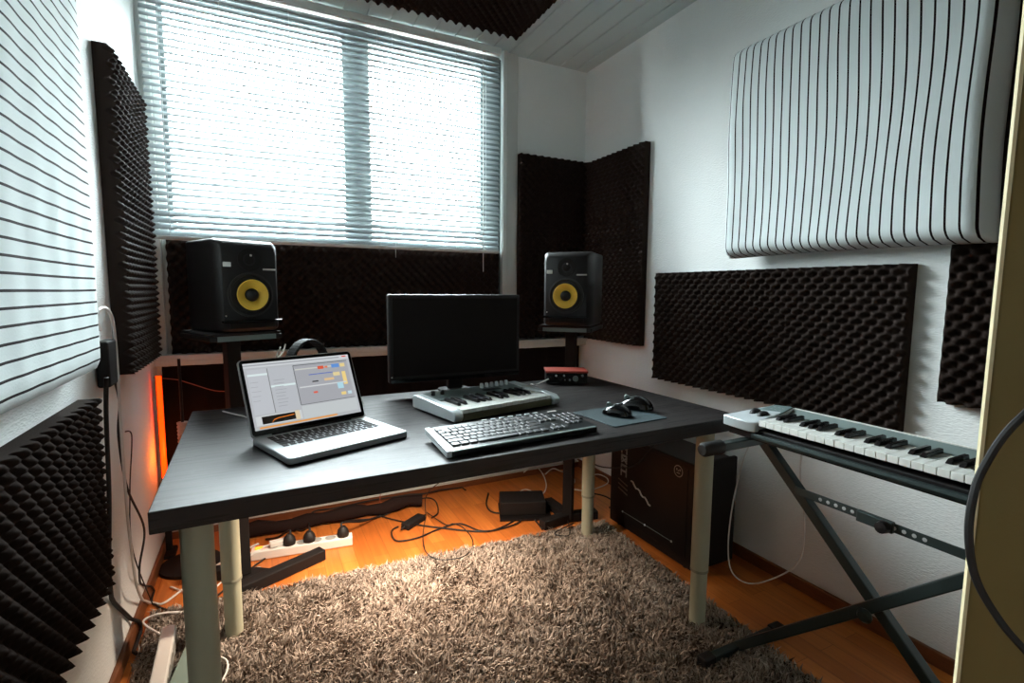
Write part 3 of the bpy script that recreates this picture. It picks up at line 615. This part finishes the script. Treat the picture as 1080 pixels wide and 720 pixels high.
# slender stand with the ribbed collar behind the desk's left end
ms = thing('microphone_stand', 'thin stand with ribbed collar at the left behind the desk', 'microphone stand', (-.30, 2.36, 0))
MB().cyl((0, 0, .02), (0, 0, .50), .009, 12).build('lower_tube', SILVERD, ms, smooth=True)
prof = []
for k in range(14): prof += [(.020 if k % 2 else .0175, .50+.0075*k), (.020 if k % 2 else .0175, .50+.0075*k+.006)]
MB().lathe([(0, .50)]+prof+[(0, .605)], n=20).build('ribbed_collar', mat('ribbed_pale', (206, 170, 150), rough=.5), ms)
MB().cyl((0, 0, .603), (0, 0, .86), .0055, 12).build('upper_tube', BLACK, ms, smooth=True)
MB().tube([(0, 0, .56), (.05, -.02, .57), (.09, -.03, .58)], .005, 8).build('clutch_lever', mat('pale_lever', (200, 150, 130), rough=.5), ms)
MB().lathe([(0, 0), (.11, 0), (.11, .012), (.02, .022), (0, .022)], n=32).build('round_base', BLACKM, ms, smooth=True)

# ---------------------------------------------------------------- computer tower
pc = thing('computer_tower', 'black desktop computer tower on the floor under the desk by the right wall', 'computer', (1.515, 1.405, 0))
PW, PD, PH = .225, .53, .455
MB().bb((0, 0, .012), (PW, PD, PH)).build('case', BLACK, pc, bevel=.006)
MB().bb((.004, -.02, .02), (PW-.004, 0, PH+.012)).build('front_bezel', BLACKM, pc, bevel=.006)
MB().bb((-.003, .03, .05), (0, PD-.02, PH-.02)).build('side_panel', BLACK, pc, bevel=.001)
def side(y, z): return (-.0045, y, z)
b = MB(); cyb, czb = .082, .405
for k in range(24):
    a0, a1 = 2*PI*k/24, 2*PI*(k+1)/24
    b.add([(-.0045, cyb+r_*math.cos(a), czb+r_*math.sin(a)) for r_, a in ((.021, a0), (.025, a0), (.025, a1), (.021, a1))], [(0, 1, 2, 3)])
for (y, z, w, h) in ((.009, .006, .006, .009), (-.009, .006, .006, .009), (0, -.008, .018, .004), (0, .002, .004, .006)): b.box((-.0045, cyb+y, czb+z), (.001, w, h))
b.build('round_badge', PRINT, pc)
b = MB()
for z in (.400, .365, .318, .29):
    b.box((-.0045, .425, z), (.001, .042, .010)); b.box((-.0045, .408, z-.012), (.001, .008, .026)); b.box((-.0045, .444, z-.012), (.001, .008, .026))
b.box((-.0045, .425, .345), (.001, .05, .008), Matrix.Rotation(.6, 3, 'X')); b.box((-.0045, .425, .345), (.001, .05, .008), Matrix.Rotation(-.6, 3, 'X'))
b.build('printed_label', PRINT, pc)
b = MB()
for i in range(3): b.box((-.0045, .43, .235-.022*i), (.001, .07, .006), Matrix.Rotation(.25, 3, 'X'))
b.build('vent_slits', mat('vent', (90, 84, 78), rough=.5), pc)
MB().tube([(-.006, .37-.012*k, .262-.006*k+.006*math.sin(k*1.7)) for k in range(12)], .0035, 8).build('braided_cable', LABELW, pc, smooth=True)
b = MB().box((-.0045, .265, .092), (.001, .33, .0025)); b.build('panel_line', SILVERD, pc)
for y in (.425, .27, .105): MB().lathe([(.005, 0), (.003, .003), (0, .003)], (-.0045, y, .092), (-1, 0, 0), 12).build('screw', SILVER, pc)
for (x, y) in ((.03, .05), (PW-.03, .05), (.03, PD-.05), (PW-.03, PD-.05)): MB().cyl((x, y, 0), (x, y, .013), .015, 16).build('foot', RUBBER, pc)

# ---------------------------------------------------------------- keyboard stand and large keyboard at the right
SX = 1.33
st = thing('keyboard_stand', 'black folding X stand under the long piano keyboard', 'keyboard stand', (SX, .65, 0))
def sl(x, y, z): return (x-SX, y-.65, z)
for (ya, yb_) in ((.985, .30), (.315, 1.01)):
    MB().beam(sl(SX+(.018 if ya > .5 else -.018), ya, .69), sl(SX+(.018 if ya > .5 else -.018), yb_, .025), .028, .028, up=(1, 0, 0)).build('leg', TUBE, st, bevel=.003)
for y in (.985, .315):
    a = MB().beam(sl(1.155, y, .700), sl(1.50, y, .700), .026, .024).build('support_arm', TUBE, st, bevel=.003)
    for (xa, xb) in ((1.085, 1.165), (1.475, 1.54)): MB().tube([sl(xa, y, .700), sl(xa+.008, y, .700), sl(xb-.006, y, .700), sl(xb, y, .700)], [.015, .020, .020, .016], 20).build('rubber_cap', RUBBER, a, smooth=True)
for y in (.30, 1.01):
    a = MB().beam(sl(1.19, y, .022), sl(1.48, y, .022), .026, .024).build('foot_bar', TUBE, st, bevel=.003)
    for (xa, xb) in ((1.15, 1.20), (1.47, 1.52)): MB().beam(sl(xa, y, .022), sl(xb, y, .022), .034, .034).build('rubber_cap', RUBBER, a, bevel=.005)
s1 = MB().beam(sl(SX-.035, .845, .60), sl(SX-.035, .62, .60), .004, .022); s1.build('height_strut', TUBE, st, bevel=.001)
MB().beam(sl(SX-.040, .67, .60), sl(SX-.040, .39, .60), .004, .022).build('height_strut', TUBE, st, bevel=.001)
MB().bb(sl(SX-.050, .60, .586), sl(SX-.036, .68, .614)).build('locking_bracket', TUBE, st, bevel=.003)
MB().lathe([(.013, 0), (.015, .006), (.013, .020), (0, .022)], sl(SX-.05, .615, .60), (-1, 0, 0), 16).build('locking_knob', BLACK, st, smooth=True)
for y in (.775, .755, .735, .715, .695, .60, .58, .56, .54): MB().lathe([(.0048, .0), (0, .0006)], sl(SX-(.0372 if y > .65 else .0422), y, .60), (-1, 0, 0), 12).build('punched_hole', HOLE, st)
MB().lathe([(0, 0), (.016, 0), (.018, .006), (.012, .014), (0, .014)], sl(SX-.034, .648, .355), (-1, 0, 0), 20).build('pivot_bolt', TUBE, st, smooth=True)

pk = thing('piano_keyboard', 'long silver piano keyboard on the folding stand by the right wall', 'music keyboard', (1.335, .955, .7125), math.radians(-90))
# local: +x runs toward the camera (world -Y), -y is the key front (world -X)
def pl(b, poly_yz, x0, x1):
    nn = len(poly_yz); return b.add([(x, y, z) for x in (x0, x1) for y, z in poly_yz], [tuple(range(nn)), tuple(range(2*nn-1, nn-1, -1))]+[(i, (i+1) % nn, nn+(i+1) % nn, nn+i) for i in range(nn)])
KL = 61*.0  # unused
xend = .015+36*.0235
b = MB(); pl(b, [(-.074, 0), (-.076, .034), (.045, .044), (.045, 0)], 0.0, xend+.03)
b.build('body', BLACK, pk, bevel=.003)
b = MB(); pl(b, [(.0455, 0), (.0455, .064), (.080, .082), (.088, .078), (.090, 0)], 0.0, xend+.03)
b.build('rear_panel', SILVERD, pk, bevel=.003)
b = MB(); pl(b, [(-.086, .008), (-.090, .016), (-.088, .024), (-.074, .024), (-.074, .008)], .0, xend+.03); b.build('front_rail', TUBE, pk, bevel=.001)
b = MB(); poly = [(.012, -.088), (-.005, -.098), (-.098, -.092), (-.095, -.04), (-.075, .03), (-.05, .072), (.0, .083), (.012, .083)]
b.prism(poly, .028, .058)
for i_, v_ in enumerate(b.v):
    if v_[2] > .05: b.v[i_] = (v_[0], v_[1], .058+max(0, v_[1]+.02)*.25)
b.build('control_end', SILVER, pk, bevel=.004, smooth=True, seg=3)
b = MB(); b.prism([(.012, -.080), (-.085, -.080), (-.07, .03), (-.045, .065), (.012, .075)], 0.004, .028); b.build('underside', BLACK, pk, bevel=.003)
b = MB(); b.prism([(.012, .012), (-.060, .012), (-.04, .062), (.0, .072), (.012, .072)], .060, .0675)
for i_, v_ in enumerate(b.v): b.v[i_] = (v_[0], v_[1], ((.0590 if v_[2] < .065 else .0640))+max(0, v_[1]+.02)*.25)
b.build('control_plate', mat('teal_grey_plate', (92, 108, 108), rough=.35), pk, bevel=.001)
for i, (x, y) in enumerate(((-.048, -.012), (-.014, -.022))):
    MB().lathe([(.0, -.008), (.020, -.008), (.023, -.004), (.023, .004), (.020, .008), (0, .008)], (x, y, .0565), (1, 0, 0), 24).build('wheel', BLACK, pk, smooth=True)
    MB().box((x+.013, y+.0, .0585), (.008, .038, .001)).build('wheel_slot', WPL, pk)
for i in range(6): MB().box((-.03+.014*(i % 3), .035+.016*(i//3), .0765+.004*(i//3)), (.007, .005, .002)).build('button', LABELW, pk)
piano(pk, .015, 36, .0235, .125, -.080, .0645, .017, .080)
MB().bb((.012, .078, .081), (xend+.03, .083, .0835)).build('light_edge', WPL, pk)
b = MB(); pl(b, [(-.088, 0), (-.088, .055), (.083, .068), (.083, 0)], xend+.0005, xend+.05); b.build('right_end_cheek', SILVER, pk, bevel=.005)
cable([onX(1.40, 794, 462), onX(1.38, 784, 485), onX(1.38, 773, 530), onX(1.38, 768, 575), onX(1.38, 772, 603), onX(1.38, 790, 615), onX(1.39, 815, 610), onX(1.40, 838, 597), onX(1.40, 847, 578), onX(1.40, 848, 540), onX(1.40, 844, 505), onX(1.40, 845, 480)], .0022, WCABLE, 'thin white cable hanging in a loop below the piano keyboard')

# ---------------------------------------------------------------- rug
RC4 = [(-.39, .35), (1.38, .35), (1.47, 1.925), (-.385, 2.03)]
rug = thing('shag_rug', 'thick taupe shag rug under and before the desk', 'rug', (.5, 1.2, 0))
MB().prism([(x-.5+.01*(1 if x < 0 else -1), y-1.2+.01*(1 if y < 1 else -1)) for x, y in RC4], .0005, .008).build('backing', RUGB, rug)
N_ = 95000
ua = rng.uniform(0, 1, N_); va = 1-rng.uniform(0, 1, N_)**1.15
Q = np.array(RC4)-np.array([.5, 1.2])
PQ = (Q[0][None]*((1-ua)*(1-va))[:, None]+Q[1][None]*(ua*(1-va))[:, None]+Q[2][None]*(ua*va)[:, None]+Q[3][None]*((1-ua)*va)[:, None])
px, py = PQ[:, 0], PQ[:, 1]
def fld(x, y, s, k): return np.sin(x*s+1.3*k+2*np.sin(y*s*.7+k))*np.cos(y*s*.9-k+1.5*np.sin(x*s*.6))
ang_ = 1.6*fld(px, py, 9, 1)+2.2*fld(px, py, 34, 2)+rng.normal(0, 1.0, N_)
lean = .004+.012*rng.uniform(0, 1, N_); hgt = (.012+.014*rng.uniform(0, 1, N_))*(1+.3*fld(px, py, 26, 3))
wdt = rng.uniform(.0015, .0030, N_); side_ = rng.uniform(0, PI, N_)
dx, dy = np.cos(ang_)*lean, np.sin(ang_)*lean; wx, wy = np.cos(side_)*wdt, np.sin(side_)*wdt; zb = .006
V = np.empty((N_, 5, 3))
V[:, 0] = np.stack([px-wx, py-wy, np.full(N_, zb)], 1); V[:, 1] = np.stack([px+wx, py+wy, np.full(N_, zb)], 1)
V[:, 2] = np.stack([px+dx*.35-wx, py+dy*.35-wy, zb+hgt*.62], 1); V[:, 3] = np.stack([px+dx*.35+wx, py+dy*.35+wy, zb+hgt*.62], 1)
V[:, 4] = np.stack([px+dx*1.5+.003*rng.normal(0, 1, N_), py+dy*1.5+.003*rng.normal(0, 1, N_), zb+hgt*.92], 1)
me = bpy.data.meshes.new('pile'); me.vertices.add(N_*5); me.vertices.foreach_set('co', V.ravel())
base = (np.arange(N_)*5)[:, None]; q4 = base+np.array([0, 1, 3, 2]); t3 = base+np.array([2, 3, 4])
loops = np.concatenate([q4, t3], 1).ravel(); me.loops.add(len(loops)); me.loops.foreach_set('vertex_index', loops)
me.polygons.add(N_*2); stt = np.stack([np.arange(N_)*7, np.arange(N_)*7+4], 1).ravel(); me.polygons.foreach_set('loop_start', stt)
me.update(calc_edges=True); me.validate(); me.polygons.foreach_set('use_smooth', [True]*len(me.polygons)); me.materials.append(RUG)
tv = np.clip(.45+.22*rng.normal(0, 1, N_)+.12*fld(px, py, 9, 4), 0, 1); at = me.attributes.new('tuft', 'FLOAT', 'POINT'); at.data.foreach_set('value', np.repeat(tv, 5))
o = bpy.data.objects.new('pile', me); COL.objects.link(o); o.parent = rug; o['kind'] = 'stuff'

# ---------------------------------------------------------------- power strips, plugs, adapter, boxes
def powerstrip(label, loc, rz, L, nsock, switch):
    r_ = thing('power_strip', label, 'power strip', loc, rz, 'white power strips')
    MB().bb((-L/2, -.027, .0), (L/2, .027, .040)).build('housing', WPL, r_, bevel=.005)
    for i in range(nsock):
        x = -L/2+.085+i*(L-.12)/nsock
        MB().lathe([(.022, .0005), (.020, .001), (.019, -.0), (0, -.0)], (x, 0, .0405), (0, 0, 1), 24).build('socket', mat('socket_grey', (150, 148, 142), rough=.6) if i == 0 else bpy.data.materials['socket_grey'], r_, smooth=True)
    if switch: MB().bb((-L/2+.015, -.010, .040), (-L/2+.045, .010, .046)).build('rocker_switch', mat('lit_switch', (200, 70, 20), rough=.3, emit=(255, 90, 20), estr=2.5), r_, bevel=.002)
    return r_
A = onZ(.02, 264, 588); B = onZ(.02, 372, 571); d_ = (B-A); rzs = math.atan2(d_.y, d_.x); mid = (A+B)/2 + Vector((-math.sin(rzs), math.cos(rzs), 0))*.027
powerstrip('white power strip with glowing switch and black plugs under the desk', (mid.x, mid.y, .001), rzs, d_.length, 5, True)
def plug(label, off, tip, k):
    c, s = math.cos(rzs), math.sin(rzs); X = mid.x+c*off; Y = mid.y+s*off
    r_ = thing('power_plug', label, 'plug', (X, Y, .0415), rzs, 'black plugs in the power strip')
    MB().lathe([(0, 0), (.024, 0), (.026, .012), (.022, .030), (.011, .044), (0, .044)], n=20).build('body', RUBBER, r_, smooth=True)
    T_ = Vector(tip)-Vector((X, Y, .0415)); inv = Matrix.Rotation(-rzs, 3, 'Z'); T_ = inv @ T_
    MB().tube(spline([(0, 0, .034), (.0, .02, .052), T_*.5+Vector((0, .02, .01)), T_]), .0050, 8).build('lead', RUBBER, r_, smooth=True)
plug('round black plug, leftmost of the three in the power strip', -.055, (-.02, 2.45, .006), 0)
plug('middle black plug in the power strip with its lead going back', .025, (.10, 2.50, .006), 1)
plug('round black plug at the right end of the power strip', .165, (.50, 2.47, .006), 2)
wp = thing('usb_charger', 'white charger block with cables at the left end of the power strip', 'charger', (mid.x-math.cos(rzs)*.125, mid.y-math.sin(rzs)*.125+.0, .0415), rzs+.25)
MB().bb((-.008, -.016, .0), (.055, .016, .022)).build('block', WPL, wp, bevel=.004)
MB().tube(spline([(-.01, 0, .012), (-.08, -.01, -.01), (-.15, -.05, -.035)]), .0026, 8).build('lead', WCABLE, wp, smooth=True)
ps2 = powerstrip('white power strip on the floor by the left wall at the photo bottom', (-.312, 1.64, .056), math.radians(92), .34, 4, False)
ps2.rotation_euler = (PI/2, 0, math.radians(92))
o = MB().bb((-.045, -.17, 0), (.040, .17, .035)).build('flat_box', TEALB, bevel=.003); o.location = (-.222, 1.53, .034); o.rotation_euler = (0, 0, math.radians(-8)); tag(o, 'flat grey-green box on the rug beside the nearest desk leg', 'box')
ad = thing('power_adapter', 'black power adapter brick on the orange floor under the desk', 'power adapter', tuple(onZ(0, 436, 553)), math.radians(35))
MB().bb((-.065, -.024, .001), (.065, .024, .030)).build('brick', BLACKM, ad, bevel=.006)
MB().tube([(-.064, 0, .015), (-.09, 0, .013)], [.006, .004], 10).build('strain_relief', RUBBER, ad); MB().tube([(.064, 0, .015), (.09, 0, .013)], [.006, .004], 10).build('strain_relief', RUBBER, ad)
# black subwoofer-like block and its base behind the rug at the right
sb = thing('floor_amplifier', 'black box on a flat base on the floor behind the back right leg', 'amplifier', (1.17, 2.215, 0), math.radians(-22))
MB().bb((-.115, -.07, .012), (.115, .08, .080)).build('body', BLACKM, sb, bevel=.005)
MB().bb((-.12, -.11, .0), (.14, .09, .012)).build('base_plate', BLACK, sb, bevel=.002)
# adapter hung on the left wall with the white lead coming out of the top
wa = thing('wall_adapter', 'black adapter hanging on the left wall beside the striped panel', 'adapter', (XL, 1.80, .86))
MB().bb((.004, -.055, .0), (.035, .045, .13)).build('body', BLACKM, wa, bevel=.006)
MB().bb((.0, -.02, .04), (.006, .02, .10)).build('wall_mount', BLACK, wa)

# ---------------------------------------------------------------- cables
W1 = XL+.035
def wx(x, y, X=W1): return onX(X, x, y)
def fl(x, y, z=.006): return onZ(z, x, y)
def fr(x, y): return onZ(.036, x, y)
cable([wx(106, 348, XL+.05), wx(102, 336, XL+.055), wx(105, 326, XL+.06), wx(114, 327, XL+.06), wx(120, 345), wx(124, 390), wx(127, 440), wx(131, 500), wx(135, 550), wx(140, 590), wx(145, 620), fl(155, 637), fl(172, 636), fl(193, 621), fl(225, 598), fl(262, 578), (-.05, 2.42, .006)], .0042, WCABLE, 'thick white cable arching over the wall adapter and down the left wall')
cable([wx(112, 398, XL+.03), wx(112, 440, XL+.02), wx(115, 520, XL+.012), wx(115, 590, XL+.012), wx(117, 625, XL+.015), fl(123, 664, .03), fl(139, 686), fl(158, 692), (-.305, 1.80, .02)], .0058, RUBBER, 'thick black cable down the left wall along the low foam panel')
cable([wx(120, 398, XL+.03), wx(126, 425, XL+.02), wx(125, 460, XL+.02), wx(134, 514, XL+.02), wx(152, 557, XL+.03), wx(147, 600, XL+.03), fl(151, 625), fl(168, 640), fl(196, 646), fl(215, 640), fl(250, 610), (.0, 2.30, .006)], .0034, RUBBER, 'thin kinked black cable hanging down the left wall to the floor')
cable([(-.30, 1.815, .025), fr(171, 670), fr(152, 658), fr(156, 651), fr(175, 646), fl(200, 645), fl(228, 641), fl(243, 628), fl(262, 614), fl(276, 604), fl(272, 598), fl(258, 606), fl(236, 612), fl(215, 628), (-.35, 2.20, .006)], .0034, WCABLE, 'white lead curving from the near power strip across the floor to the stand')
cable([(-.20, 1.64, .068), fr(236, 694), fr(240, 705), (-.14, 1.50, .06)], .003, WCABLE, 'short white cable curling from the grey-green box behind the near leg')
# under the desk
BC = RUBBER
cable([fl(455, 546), fl(462, 540), fl(459, 528), fl(448, 525), fl(430, 532), fl(400, 545), fl(372, 548), fl(340, 545)], .0035, BC, 'black cable from the adapter looping back toward the power strip')
cable([fl(420, 555), fl(413, 560), fl(418, 570), fl(440, 567), fl(462, 558), fl(485, 552), fl(513, 560), fl(550, 548), (1.10, 2.33, .01)], .0035, BC, 'black cable curving from the adapter to the black floor box')
cable([fl(450, 540, .02), fl(470, 553), fl(478, 552), fl(488, 556), fl(497, 566), fl(498, 577), fr(488, 587), fr(465, 590), fr(450, 583), fl(446, 566), fl(449, 545), onZ(.12, 451, 520), (.70, 1.86, .45), (.71, 1.80, .705)], .0022, BC, 'thin black cable drooping from the desk to the rug edge')
cable([fl(515, 520), fl(513, 532), fl(520, 540), fl(540, 541), fl(556, 541), fl(564, 548), fl(572, 558)], .0042, BC, 'thick black cable bending round the left of the black floor box')
cable([fl(548, 541), fl(540, 550), fl(520, 559), fl(500, 560), fl(470, 557), fl(440, 553), fl(405, 545), fl(380, 535), (.30, 2.52, .01)], .0035, BC, 'long black cable lying straight across the orange floor')
cable([(.16, 2.44, .03), fl(330, 540, .04), fl(352, 536, .05), fl(380, 530, .03), fl(420, 522, .02), fl(450, 520, .02), fl(480, 512), (1.0, 2.58, .01)], .004, BC, 'black cable running along the baseboard behind the adapter')
cable([fl(598, 546, .012), fr(601, 560), fr(598, 565), fr(585, 562), (1.30, 1.93, .034)], .0025, BC, 'short black cable dropping from the floor box onto the rug')
for pts, lb in (([(552, 498), (560, 492), (568, 494), (574, 503), (576, 514), (570, 521), (555, 516), (545, 520)], 'pale cable loop standing behind the black floor box'),
                ([(575, 500), (583, 494), (592, 497), (602, 500), (606, 508), (600, 514), (612, 517), (625, 516), (640, 510), (640, 504), (630, 500), (618, 503)], 'white coiled cable behind the back right desk leg')):
    cable([onZ(.03+.03*abs(math.sin(i*1.1)), *p) for i, p in enumerate(pts)], .0032, WCABLE, lb)
cable([onX(1.50, 700, 455), onX(1.50, 672, 489), onX(1.48, 652, 493), onX(1.48, 634, 492), onX(1.50, 625, 487), (1.52, 2.10, .30), (1.60, 2.25, .10), (1.70, 2.35, .006)], .0032, BC, 'black cable passing in front of the computer tower label')
cable([fl(625, 520), fl(640, 524), fl(655, 535), (1.60, 2.05, .006)], .004, BC, 'black cable on the floor behind the computer tower')
cable([(1.055, 1.775, .775), onZ(.78, 566, 405), onZ(.775, 560, 405), (.92, 1.68, .775), (.86, 1.66, .775)], .0028, WCABLE, 'short white cable between the small keyboard and the audio interface')
cable([onY(2.60, 602, 362), onY(2.60, 602, 392), (1.70, 2.58, .30), (1.60, 2.50, .006)], .002, WCABLE, 'thin pale cable hanging from the sill in the back corner')
cable([onY(2.56, 158, 398), onY(2.56, 185, 400), onY(2.56, 200, 404), onY(2.56, 228, 412), onY(2.56, 255, 412), (-.02, 2.56, .66), (.3, 2.56, .62), (.5, 2.55, .3), (.5, 2.5, .006)], .002, mat('reddish_cable', (150, 70, 50), rough=.5), 'thin reddish cable strung on the dark cloth below the sill')
cable([wx(132, 455, XL+.015), wx(138, 456, XL+.03), wx(139, 470, XL+.02), wx(137, 520, XL+.012), wx(140, 580, XL+.012), (XL+.03, 2.1, .006)], .002, BC, 'very thin black cable with a plug tip on the left wall', 'cable')
# black cable hanging off the door
hk = thing('coat_hook', 'small dark hook on the olive door', 'hook', tuple(P0+DU*.30+DN*.0), 0)
hk.location.z = 1.5; MB().tube([tuple(DN*.001), tuple(DN*.03), tuple(DN*.035+Vector((0, 0, .02)))], .004, 8).build('peg', BLACK, hk)
hb = P0+DU*.30+DN*.028
dpt = lambda x, y, d: CAM+ray(x, y)*d
cable([hb+Vector((0, 0, 1.508)), hb+DN*.03+Vector((0, 0, 1.38)), dpt(1160, 380, .45), dpt(1075, 442, .46), dpt(1038, 492, .47), dpt(1025, 530, .47), dpt(1022, 570, .47), dpt(1030, 612, .47), dpt(1055, 655, .46), dpt(1085, 690, .45), dpt(1130, 740, .44), (.62, .02, .42), (.70, .02, .50), (.80, 0, .9), hb+DN*.04+Vector((0, 0, 1.36)), hb+Vector((0, 0, 1.508))], .0034, RUBBER, 'black cable loop hanging in front of the olive door')

# ---------------------------------------------------------------- lamps behind and under the desk
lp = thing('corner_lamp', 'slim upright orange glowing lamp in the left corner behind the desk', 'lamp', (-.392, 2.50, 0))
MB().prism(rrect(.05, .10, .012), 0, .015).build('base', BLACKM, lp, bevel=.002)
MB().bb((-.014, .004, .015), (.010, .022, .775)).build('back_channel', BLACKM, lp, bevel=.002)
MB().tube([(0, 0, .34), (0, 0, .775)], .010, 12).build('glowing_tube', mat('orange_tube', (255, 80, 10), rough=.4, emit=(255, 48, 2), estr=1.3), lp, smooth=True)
ls = thing('desk_light_bar', 'warm light bar fixed under the rear half of the desk', 'lamp', (.45, 1.80, .694))
MB().bb((-.33, -.012, -.006), (.33, .012, .012)).build('housing', BLACK, ls); MB().bb((-.32, -.009, -.010), (.32, .009, -.006)).build('diffuser', mat('warm_strip', (255, 190, 130), rough=.4, emit=(255, 200, 150), estr=6), ls)
def light(name, typ, loc, energy, col, **k):
    L = bpy.data.lights.new(name, typ); L.energy = energy; L.color = col
    rot = k.pop('rot', None)
    for a, c in k.items(): setattr(L, a, c)
    o = bpy.data.objects.new(name, L); COL.objects.link(o); o.location = loc
    if rot: o.rotation_euler = rot
    return o
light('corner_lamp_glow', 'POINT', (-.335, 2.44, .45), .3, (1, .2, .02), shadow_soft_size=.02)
light('desk_bar_glow', 'AREA', (.45, 1.80, .679), 5.8, (1, .80, .62), shape='RECTANGLE', size=.64, size_y=.02, spread=math.radians(125))
pt = light('window_portal', 'AREA', (.44, YB+.19, 1.65), 1, (1, 1, 1), shape='RECTANGLE', size=1.64, size_y=1.56, rot=(-PI/2, 0, 0)); pt.data.cycles.is_portal = True

# overcast daylight
w = bpy.data.worlds.new('overcast_sky'); S.world = w; w.use_nodes = True; nt = w.node_tree; bg = nt.nodes['Background']
tc = nd(nt, 'ShaderNodeTexCoord'); sx = nd(nt, 'ShaderNodeSeparateXYZ'); rp = nd(nt, 'ShaderNodeValToRGB'); nt.links.new(tc.outputs['Generated'], sx.inputs[0]); nt.links.new(sx.outputs['Z'], rp.inputs[0])
rp.color_ramp.elements[0].color = (.58, .60, .60, 1); rp.color_ramp.elements[0].position = 0; rp.color_ramp.elements[1].color = (.90, .97, 1, 1); rp.color_ramp.elements[1].position = .12
nt.links.new(rp.outputs[0], bg.inputs[0]); bg.inputs[1].default_value = 27
S.view_settings.view_transform = 'Standard'; S.view_settings.look = 'None'; S.view_settings.gamma = 1; S.view_settings.exposure = 1.6; S.view_settings.use_curve_mapping = False
cy_ = S.cycles; cy_.use_denoising = True; cy_.max_bounces = 10; cy_.diffuse_bounces = 6; cy_.glossy_bounces = 3; cy_.transmission_bounces = 6; cy_.transparent_max_bounces = 8; cy_.sample_clamp_indirect = 6; cy_.caustics_reflective = False; cy_.caustics_refractive = False
try: cy_.denoiser = 'OPENIMAGEDENOISE'
except Exception: pass
for ob in (kt, kk): bpy.data.objects.remove(ob)
